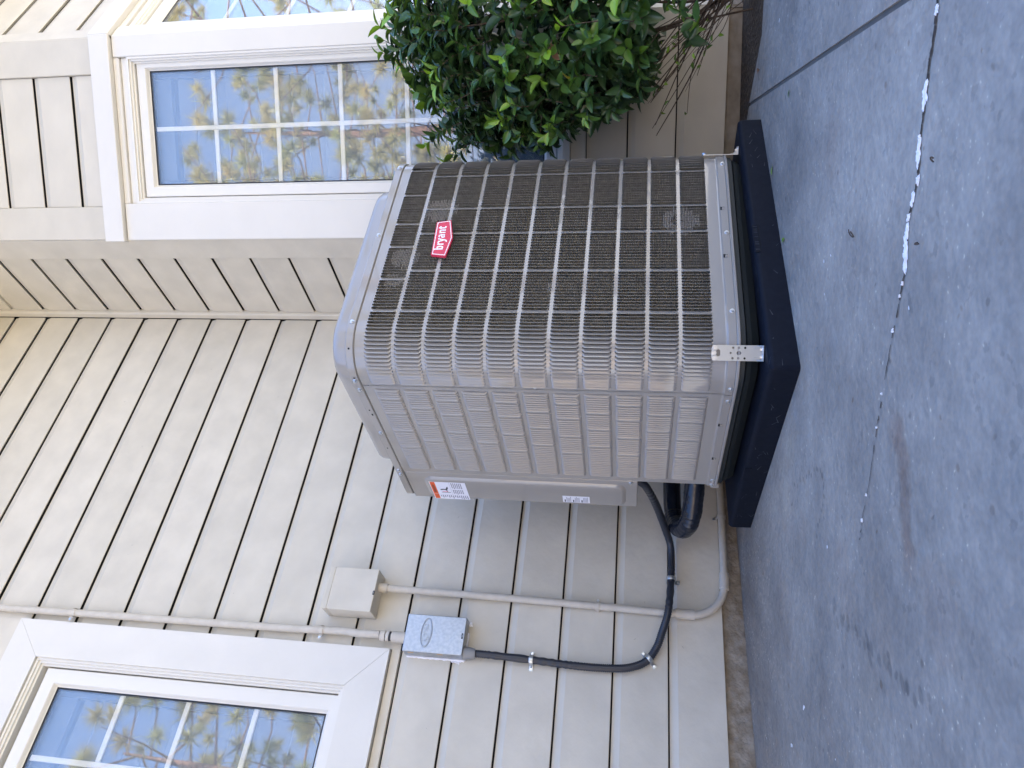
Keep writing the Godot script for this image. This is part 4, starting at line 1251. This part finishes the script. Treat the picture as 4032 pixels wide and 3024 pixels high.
func make_pipes() -> void:
	var wallc: StandardMaterial3D = M.siding_paint
	var pc := mat("conduit_paint", lin(0.58, 0.535, 0.455), 0.5)
	wear(pc, noise_tex(0.03, 51, Color(0.92, 0.91, 0.90), Color(1, 1, 1), 256, 5), 3.0)
	# conduit down the wall beside the left window
	var a := thing("conduit", "painted conduit running up the wall beside the left window casing", "conduit", Vector3(0.80, 1.24, 0.03))
	var ua := MB.new()
	ua.tube(smooth_path([Vector3(0.008, 0.10, 0.006), Vector3(0.006, 0.18, 0.004), Vector3(0.012, 0.25, -0.003), Vector3(0.010, 0.34, -0.008), Vector3(0.006, 0.6, -0.010), Vector3(0.002, 1.2, -0.010), Vector3(-0.004, 1.9, -0.010), Vector3(-0.010, 3.9, -0.010)], 5), 0.0145, 14)
	obj("pipe", ua, pc, a)
	var cp := MB.new()
	cp.tube([Vector3(0.002, -0.004, 0.006), Vector3(0.003, 0.050, 0.006)], 0.0215, 8)
	obj("hub", cp, pc, a)
	var nt := MB.new()
	nt.tube([Vector3(0.003, 0.050, 0.006), Vector3(0.004, 0.062, 0.006)], 0.0175, 12)
	obj("thread", nt, M.cabinet_dark, a)
	for y in [[0.060, 0.072], [0.076, 0.095]]:
		var lk := MB.new()
		lk.tube([Vector3(0.004, y[0], 0.006), Vector3(0.005, y[1], 0.006)], 0.0205, 8)
		obj("coupling_nut", lk, pc, a)
	strap(a, Vector3(0.008, 0.335, -0.0075), Vector3.UP, 0.0155, pc, false, -1.0)
	for y in [1.4, 2.6]: strap(a, Vector3(-0.001, y, -0.010), Vector3.UP, 0.0155, pc, false, -1.0)
	for c in a.get_children():
		if c.name.begins_with("pipe_strap"): c.position.z = 0.0
	# long conduit from the junction box to the floor and along the wall
	var b := thing("conduit", "painted conduit from the junction box, bending at the floor and passing behind the pad", "conduit", Vector3(0.975, 0.06, 0))
	var o := Vector3(0.975, 0.06, 0)
	var pts := [Vector3(0.9855, 1.385, 0.045), Vector3(0.988, 1.20, 0.030), Vector3(0.988, 0.90, 0.022), Vector3(0.982, 0.55, 0.020), Vector3(0.976, 0.30, 0.020), Vector3(0.9735, 0.190, 0.022)]
	for k in range(1, 9):
		var an := k * PI / 16
		pts.append(Vector3(0.9735 + 0.118 * (1 - cos(an)), 0.182 - 0.120 * sin(an), 0.022 + 0.004 * k / 8.0))
	pts.append_array([Vector3(1.20, 0.0605, 0.027), Vector3(1.45, 0.060, 0.028), Vector3(2.38, 0.062, 0.028)])
	var lp := smooth_path(pts.map(func(p): return p - o), 4)
	var lb := MB.new()
	lb.tube(lp, 0.0140, 14)
	obj("pipe", lb, pc, b)
	for q in [[Vector3(0.974, 0.240, 0.0215), Vector3(0.9735, 0.172, 0.0215), 0.0185], [Vector3(1.075, 0.0625, 0.026), Vector3(1.138, 0.0605, 0.027), 0.0180], [Vector3(0.9855, 1.379, 0.044), Vector3(0.986, 1.346, 0.041), 0.0185]]:
		var cb := MB.new()
		cb.tube([q[0] - o, q[1] - o], q[2], 14)
		obj("coupling", cb, pc, b)
	strap(b, Vector3(0.9815, 0.527, 0.020) - o, Vector3.UP, 0.0150, pc, false, 1.0)
	strap(b, Vector3(1.372, 0.060, 0.027) - o, Vector3.RIGHT, 0.0150, pc, false, -1.0)
	# flexible whip
	var f := thing("flexible_conduit", "black ribbed flexible hose curving from the metal box to the unit", "hose", Vector3(0.77, 0.97, 0))
	o = Vector3(0.77, 0.97, 0)
	var fp := smooth_path([Vector3(0.7665, 0.985, 0.030), Vector3(0.768, 0.93, 0.028), Vector3(0.764, 0.763, 0.024), Vector3(0.757, 0.610, 0.021), Vector3(0.757, 0.500, 0.020), Vector3(0.765, 0.410, 0.020), Vector3(0.792, 0.347, 0.021), Vector3(0.838, 0.312, 0.028), Vector3(0.884, 0.2935, 0.040), Vector3(0.975, 0.268, 0.062), Vector3(1.130, 0.2555, 0.040), Vector3(1.2266, 0.2584, 0.050), Vector3(1.2618, 0.2806, 0.12), Vector3(1.280, 0.3028, 0.20), Vector3(1.2807, 0.3301, 0.32), Vector3(1.2641, 0.365, 0.46), Vector3(1.258, 0.395, 0.51)].map(func(p): return p - o), 26)
	var rad := []
	# even ribs
	var dense := []
	var acc := 0.0
	var last: Vector3 = fp[0]
	for p in fp:
		acc += p.distance_to(last); last = p
		dense.append(p)
		rad.append(0.0136 + 0.0010 * sin(acc * TAU / 0.0075))
	var fbm := MB.new()
	fbm.tube(dense, rad, 14)
	obj("hose", fbm, M.hose_black, f)
	var cn := MB.new()
	cn.tube([Vector3(0.7655, 1.012, 0.031) - o, Vector3(0.7660, 0.995, 0.031) - o, Vector3(0.7665, 0.976, 0.031) - o, Vector3(0.767, 0.966, 0.030) - o], [0.0225, 0.0225, 0.0195, 0.0175], 14)
	obj("connector", cn, M.fitting_grey, f)
	strap(f, Vector3(0.7585, 0.758, 0.0235) - o + Vector3(0.005, 0, 0), Vector3.UP, 0.0150, M.strap_steel, true, 1.0)
	strap(f, Vector3(0.802, 0.336, 0.022) - o, Vector3(-0.68, 0.73, 0).normalized(), 0.0150, M.strap_steel, true, 1.0)
	strap(f, Vector3(1.098, 0.2570, 0.045) - o, Vector3(1, 0, 0), 0.0150, M.strap_steel, false, 1.0)
	# taped refrigerant line
	var l := thing("refrigerant_line", "thick black taped pipe loop coming out of the unit's lower corner", "pipe", Vector3(1.2, 0.2, 0.3))
	o = Vector3(1.2, 0.2, 0.3)
	var lpts := smooth_path([Vector3(1.46, 0.184, 0.44), Vector3(1.38, 0.185, 0.370), Vector3(1.318, 0.187, 0.305), Vector3(1.268, 0.193, 0.245), Vector3(1.246, 0.207, 0.190), Vector3(1.262, 0.228, 0.140), Vector3(1.310, 0.244, 0.114), Vector3(1.36, 0.252, 0.107), Vector3(1.42, 0.254, 0.105), Vector3(1.62, 0.254, 0.08), Vector3(1.72, 0.254, -0.02)].map(func(p): return p - o), 14)
	var lr := []
	for k in lpts.size():
		lr.append(0.0365 + 0.0005 * sin(k * 1.7) + 0.0007 * sin(k * 0.53) if k < 92 else 0.034)
	var lm := MB.new()
	lm.tube(lpts, lr, 20)
	obj("insulation", lm, M.tape_black, l)
	var bv := MB.new()
	bv.tube([Vector3(1.335, 0.236, 0.43) - o, Vector3(1.318, 0.236, 0.405) - o], 0.008, 6)
	obj("brass_valve", bv, M.copper_brass, l)

# ---------------------------------------------------------------- bush
func leaf_mesh(fold: float, curl: float, wide: float) -> ArrayMesh:   # a unit leaf along +y, face towards +z
	var mb := MB.new()
	var rows := []
	for e in [[0.0, 0.02], [0.12, 0.55], [0.30, 0.95], [0.50, 1.0], [0.70, 0.78], [0.87, 0.40], [1.0, 0.0]]:
		var w: float = e[1] * 0.285 * wide
		var y: float = e[0]
		var bend := -curl * y * y
		rows.append([Vector3(-w, y, bend + fold * w), Vector3(-w * 0.5, y, bend + fold * w * 0.35), Vector3(0, y, bend), Vector3(w * 0.5, y, bend + fold * w * 0.35), Vector3(w, y, bend + fold * w)])
	mb.grid(rows)
	return mb.mesh()

func leaf_basis(dir: Vector3, face: Vector3, size: float) -> Basis:
	var y := dir.normalized()
	var x := y.cross(face)
	if x.length() < 0.05: x = y.cross(Vector3(0.3, 0.2, 0.9))
	x = x.normalized()
	return Basis(x * size, y * size, x.cross(y) * size)

func in_bush(p: Vector3) -> bool:
	if (p - Vector3(2.41, 0, 0.565)).dot(Vector3(-0.7071, 0, 0.7071)) < 0.035: return false
	if p.z < 1.24 and p.x > 3.02: return false
	if p.x < 2.185 and p.z < 1.26: return false
	return true

func make_bush() -> void:
	var base := Vector3(2.86, 0.03, 1.42)
	var t := thing("bush", "glossy green bush with bright new tips and bare lower stems, beside the bay window", "bush", base)
	var cen := Vector3(2.72, 0.80, 1.34)
	var meshes := [leaf_mesh(0.35, 0.10, 1.0), leaf_mesh(0.55, 0.22, 0.85), leaf_mesh(0.20, -0.08, 1.1), leaf_mesh(0.45, 0.35, 0.95)]
	var all := []     # [transform, shade 0..1, depth from eye]
	var stems := MB.new()
	var eye := Vector3(0, 0.405, 2.815)
	var n_twigs := 0
	var tries := 0
	while n_twigs < 780 and tries < 12000:
		tries += 1
		var d := Vector3(rng.randfn(), rng.randfn(), rng.randfn()).normalized()
		# boxy clipped crown
		var ax := Vector3(0.50, 0.57, 0.42)
		var k := pow(pow(absf(d.x) / ax.x, 3.0) + pow(absf(d.y) / ax.y, 3.0) + pow(absf(d.z) / ax.z, 3.0), -1.0 / 3.0)
		var rr := pow(rng.randf(), 0.42)
		k *= 1.0 + 0.10 * sin(d.x * 7.0 + d.y * 5.0) * sin(d.z * 6.0 + 1.0)
		var tip := cen + d * k * lerpf(0.45, 1.0, rr)
		tip.x += 0.10 * (tip.y - 0.8) * 0.5
		# the underside slopes up towards the left
		var lat := (tip - cen).dot(Vector3(0.5, 0, 0.866))
		var low := 0.40 + 0.40 * clampf((-0.26 - lat) / 0.16, 0.0, 1.0)
		if tip.y < low and rng.randf() < 0.96: continue
		if not in_bush(tip): continue
		n_twigs += 1
		var outer := smoothstep(0.72, 1.0, rr)
		var grow := (d * 0.75 + Vector3(0, 0.62, 0) + Vector3(rng.randfn(), rng.randfn(), rng.randfn()) * 0.33).normalized()
		var len_ := rng.randf_range(0.08, 0.17)
		var root := tip - grow * len_ * 0.8
		var path := [root, root.lerp(tip, 0.5) + Vector3(rng.randfn(), rng.randfn(), rng.randfn()) * 0.006, tip]
		stems.tube([path[0] - base, path[1] - base, path[2] - base], [0.0022, 0.0017, 0.0010], 4, false)
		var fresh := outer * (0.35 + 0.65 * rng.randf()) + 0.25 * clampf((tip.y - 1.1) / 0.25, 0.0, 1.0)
		var nl := rng.randi_range(7, 12)
		var big := rng.randf_range(0.85, 1.2) * lerpf(1.12, 0.9, outer)
		for i in nl:
			var u := float(i) / (nl - 1)
			var p := root.lerp(tip, u)
			var spin := i * 2.4 + rng.randf_range(-0.4, 0.4)
			var side := grow.cross(Vector3(0.3, 0.9, 0.2)).normalized()
			var ldir := (grow * lerpf(0.35, 0.95, u) + (side * cos(spin) + side.cross(grow) * sin(spin)) * 0.85 + Vector3(0, -0.12, 0)).normalized()
			var face := (Vector3(0, 0.75, 0) + d * 0.55 + grow * 0.5 + Vector3(rng.randfn(), rng.randfn(), rng.randfn()) * 0.35).normalized()
			var size := rng.randf_range(0.044, 0.072) * big * (1.0 - 0.35 * maxf(0.0, u - 0.75) * 4.0 * 0.6)
			if not in_bush(p + ldir * size): continue
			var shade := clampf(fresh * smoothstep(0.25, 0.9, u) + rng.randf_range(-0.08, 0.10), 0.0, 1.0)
			all.append([Transform3D(leaf_basis(ldir, face, size), p - base), shade, (p + ldir * size * 0.5).distance_to(eye), rng.randi() % 4])
	# bare lower stems and their sparse leaves
	var limbs := MB.new()
	for k in 12:
		var a := base + Vector3(rng.randf_range(-0.10, 0.12), -0.02, rng.randf_range(-0.12, 0.08))
		var e := cen + Vector3(rng.randf_range(-0.42, 0.3), rng.randf_range(-0.2, 0.35), rng.randf_range(-0.25, 0.28))
		if not in_bush(e): e = cen + Vector3(-0.15, 0.1, 0.1)
		var mid := a.lerp(e, 0.45) + Vector3(rng.randf_range(-0.08, 0.02), rng.randf_range(-0.10, -0.02), rng.randf_range(-0.04, 0.05))
		if not in_bush(mid): mid = a.lerp(e, 0.45)
		var sp := smooth_path([a - base, mid - base, e - base], 7)
		var r0 := rng.randf_range(0.004, 0.008)
		var rads := []
		for i in sp.size(): rads.append(r0 * lerpf(1.0, 0.35, float(i) / sp.size()))
		var lb := MB.new()
		lb.tube(sp, rads, 7)
		obj("stem", lb, M.bark, t)
	for k in 30:
		var a := base + Vector3(rng.randf_range(-0.12, 0.05), rng.randf_range(0.02, 0.14), rng.randf_range(-0.10, 0.06))
		var e := Vector3(rng.randf_range(2.40, 2.66), rng.randf_range(0.20, 0.42), rng.randf_range(1.02, 1.36))
		e.y += 0.25 * (2.66 - e.x) * 0.3
		if not in_bush(e): continue
		var mid := a.lerp(e, rng.randf_range(0.4, 0.65)) + Vector3(rng.randf_range(-0.03, 0.03), rng.randf_range(-0.04, 0.03), rng.randf_range(-0.03, 0.03))
		if not in_bush(mid): continue
		var sp := smooth_path([a - base, mid - base, e - base], 5)
		var r0 := rng.randf_range(0.0015, 0.0038)
		var rads := []
		for i in sp.size(): rads.append(r0 * lerpf(1.0, 0.4, float(i) / sp.size()))
		limbs.tube(sp, rads, 5, false)
		for i in 3:
			if rng.randf() < 0.5: continue
			var p: Vector3 = sp[rng.randi_range(5, sp.size() - 1)] + base
			var dd := Vector3(rng.randfn() - 0.4, rng.randfn() * 0.6, rng.randfn()).normalized()
			all.append([Transform3D(leaf_basis(dd, Vector3(-0.4, 0.7, 0.5), rng.randf_range(0.014, 0.03)), p - base), rng.randf_range(0.3, 1.0), p.distance_to(eye), rng.randi() % 4])
	obj("twigs", stems, M.bark, t).set_meta("kind", "stuff")
	obj("bare_branches", limbs, M.bark, t).set_meta("kind", "stuff")
	all.sort_custom(func(a, b): return a[2] < b[2])
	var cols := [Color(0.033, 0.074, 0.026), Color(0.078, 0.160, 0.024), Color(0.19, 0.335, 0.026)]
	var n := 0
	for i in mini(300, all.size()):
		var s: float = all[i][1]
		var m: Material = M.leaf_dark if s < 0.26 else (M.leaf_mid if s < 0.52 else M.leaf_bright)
		if i == 57: m = M.leaf_brown
		if i in [120, 203]: m = M.leaf_yellow
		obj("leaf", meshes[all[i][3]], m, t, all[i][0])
		n += 1
	var mm := MultiMesh.new()
	mm.transform_format = MultiMesh.TRANSFORM_3D
	mm.use_colors = true
	mm.mesh = meshes[1]
	mm.instance_count = all.size() - n
	for i in range(n, all.size()):
		var s: float = all[i][1]
		mm.set_instance_transform(i - n, all[i][0])
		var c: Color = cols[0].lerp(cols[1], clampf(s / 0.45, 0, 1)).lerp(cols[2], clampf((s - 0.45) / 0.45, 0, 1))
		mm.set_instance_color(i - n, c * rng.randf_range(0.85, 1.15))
	var mi := MultiMeshInstance3D.new()
	mi.name = "foliage"; mi.multimesh = mm; mi.material_override = M.leaf_varied
	mi.set_meta("kind", "stuff")
	t.add_child(mi, true)

# ---------------------------------------------------------------- bits on the ground
func make_debris() -> void:
	var lm := leaf_mesh(0.3, 0.15, 0.8)
	var spots := [[Vector3(1.894, 0, 1.2795), 0.4, 0.030, "leaf_bright", "small green leaf on the drive near the pad's right end"], [Vector3(1.614, 0, 1.2700), 1.9, 0.026, "leaf_bright", "small green leaf against the pad's front edge"], [Vector3(1.880, 0, 1.549), 0.9, 0.022, "leaf_dark", "dark shrivelled leaf on the drive towards the joint"], [Vector3(2.40, 0, 1.30), 2.4, 0.040, "leaf_brown", "curled brown leaf at the edge of the drive under the bush"]]
	for s in spots:
		var p: Vector3 = s[0]; p.y = gy(p.x) + 0.003
		var o := obj("fallen_leaf", lm, M[s[3]], self, Transform3D(leaf_basis(Vector3(cos(s[1]), 0.08, sin(s[1])), Vector3.UP, s[2]), p))
		tag(o, s[4], "leaf")
	var cr := [[Vector3(1.126, 0, 1.752), "curled dark scrap lying in the middle of the drive"], [Vector3(0.921, 0, 2.089), "thin bent dark scrap on the drive beyond the crack"], [Vector3(0.874, 0, 1.985), "dark crumb beside the white-filled crack"]]
	for k in cr.size():
		var p: Vector3 = cr[k][0]; p.y = gy(p.x) + 0.004
		var mb := MB.new()
		var pts := []
		for i in 12:
			var a := i * (0.55 if k == 0 else 0.22)
			pts.append(Vector3(0.008 * cos(a) + i * 0.0012, 0.003 + 0.003 * sin(a * 1.3), 0.007 * sin(a)))
		mb.tube(pts, 0.0013, 5)
		var o := obj("dead_leaf_scrap", mb, M.bark, self, Transform3D(Basis(Vector3.UP, k * 1.1), p))
		tag(o, cr[k][1], "debris")

# ---------------------------------------------------------------- what the glass and the paint reflect
func make_surroundings() -> void:
	# a puff of long needles
	var pb := MB.new()
	for k in 110:
		var d := Vector3(rng.randfn(), rng.randfn() + 0.35, rng.randfn()).normalized()
		var s := d.cross(Vector3(0.2, 0.9, 0.4)).normalized() * 0.006
		var l := rng.randf_range(0.16, 0.26)
		var e := d * l + Vector3(0, -0.05 * l, 0)
		pb.tri(-s, s, e)
		var s2 := s.cross(d).normalized() * 0.006
		pb.tri(-s2, s2, e)
	var puff := pb.mesh()
	var pines := [[Vector3(1.3, 0, 9.3), 8.6, 1.7, "pine with a bare leaning trunk across the drive, right of the others"], [Vector3(-4.3, 0, 8.4), 9.4, 2.0, "tall pine across the drive, leftmost of the three in a row"], [Vector3(-2.2, 0, 11.0), 8.6, 2.1, "broad pine standing behind the leftmost pine"], [Vector3(11.5, 0, 5.6), 9.2, 2.2, "pine far to the right beyond the bay"], [Vector3(-8.2, 0, 6.5), 7.0, 1.8, "low pine far to the left of the drive"], [Vector3(-5.8, 0, 13.0), 11.0, 2.6, "tallest pine, at the back across the drive"], [Vector3(8.8, 0, 9.0), 10.5, 2.4, "dense pine at the right end of the far row"]]
	for d in pines:
		var p: Vector3 = d[0]; p.y = gy(p.x) - 0.1
		var t := thing("pine_tree", d[3], "tree", p, "pines across the drive")
		var H: float = d[1]; var R: float = d[2]
		var tb := MB.new()
		var tp := [Vector3(0, -0.2, 0), Vector3(0.1, H * 0.3, 0.05), Vector3(-0.05, H * 0.6, -0.05), Vector3(0.08, H * 0.97, 0.0)]
		tb.tube(smooth_path(tp, 5), [0.20, 0.19, 0.18, 0.17, 0.16, 0.155, 0.15, 0.14, 0.13, 0.12, 0.11, 0.09, 0.07, 0.05, 0.03, 0.02], 9)
		obj("trunk", tb, M.pine_bark, t)
		var bb := MB.new()
		var xs := []; var cs := []
		var nb := int(H * 5.0)
		for k in nb:
			var u := pow((k + 0.5) / nb, 0.9)
			var y := lerpf(H * 0.22, H * 0.97, u)
			var a := k * 2.4 + rng.randf_range(-0.3, 0.3)
			var reach := R * (0.35 + 0.75 * sin(PI * clampf(0.15 + (1.0 - u) * 0.75, 0, 1))) * rng.randf_range(0.55, 1.1)
			var s := Vector3(0.05, y, 0)
			var e := s + Vector3(cos(a) * reach, reach * rng.randf_range(0.0, 0.45), sin(a) * reach)
			var m := s.lerp(e, 0.55) + Vector3(0, -0.10 * reach, 0)
			bb.tube([s, m, e], [0.022, 0.013, 0.006], 5, false)
			for q in rng.randi_range(3, 5):
				var v := rng.randf_range(0.45, 1.02)
				var c := s.lerp(m, v * 2.0) if v < 0.5 else m.lerp(e, (v - 0.5) * 2.0)
				c += Vector3(rng.randfn(), rng.randfn() * 0.7 + 0.3, rng.randfn()) * 0.17
				var f := rng.randf_range(0.8, 1.35)
				xs.append(Transform3D(Basis.from_euler(Vector3(rng.randf() * 0.8, rng.randf() * TAU, rng.randf() * 0.8)).scaled(Vector3.ONE * f), c))
				cs.append(Color(0.36, 0.38, 0.10).lerp(Color(0.58, 0.48, 0.17), rng.randf()) * rng.randf_range(0.8, 1.2))
		obj("branches", bb, M.pine_bark, t).set_meta("kind", "stuff")
		var mm := MultiMesh.new()
		mm.transform_format = MultiMesh.TRANSFORM_3D; mm.use_colors = true
		mm.mesh = puff; mm.instance_count = xs.size()
		for i in xs.size():
			mm.set_instance_transform(i, xs[i]); mm.set_instance_color(i, cs[i])
		var mi := MultiMeshInstance3D.new()
		mi.name = "needles"; mi.multimesh = mm; mi.material_override = M.pine_needles
		mi.set_meta("kind", "stuff")
		t.add_child(mi, true)
	var gw := thing("added_bounce_wall", "added tan stucco wall, unseen on the left, for warm reflections and bounce", "wall", Vector3(-10.5, gy(-6.0) - 0.1, 7.0))  # out-of-view wall added to give warm reflections and bounced light
	var gm := MB.new()
	gm.box(Vector3(0, 1.6, 0), Vector3(0.25, 3.2, 11.0), 0.01)
	obj("panel", gm, M.stucco, gw)
	var gc := MB.new()
	gc.box(Vector3(0, 3.24, 0), Vector3(0.40, 0.08, 11.1), 0.015)
	obj("coping", gc, M.roof_shake, gw)
	# the house over the way
	var h := thing("neighbouring_house", "tan stucco house with a low shake roof across the drive", "house", Vector3(-9.0, -0.1, 17.0))
	var wb := MB.new()
	wb.box(Vector3(0, 1.5, 0), Vector3(14, 3.0, 6))
	obj("wall", wb, M.stucco, h)
	var rb := MB.new()
	rb.prism(PackedVector2Array([Vector2(-3.6, 2.9), Vector2(-3.6, 3.1), Vector2(0, 5.0), Vector2(3.6, 3.1), Vector2(3.6, 2.9)]), Vector3(-7.5, 0, 0), Vector3(0, 0, 1), Vector3(0, 1, 0), Vector3(15, 0, 0))
	obj("roof", rb, M.roof_shake, h)
	for x in [-4.0, 0.0, 4.0]:
		var wm := MB.new()
		wm.box(Vector3(x, 1.6, -3.02), Vector3(1.4, 1.2, 0.06), 0.01)
		obj("window", wm, M.gasket, h)
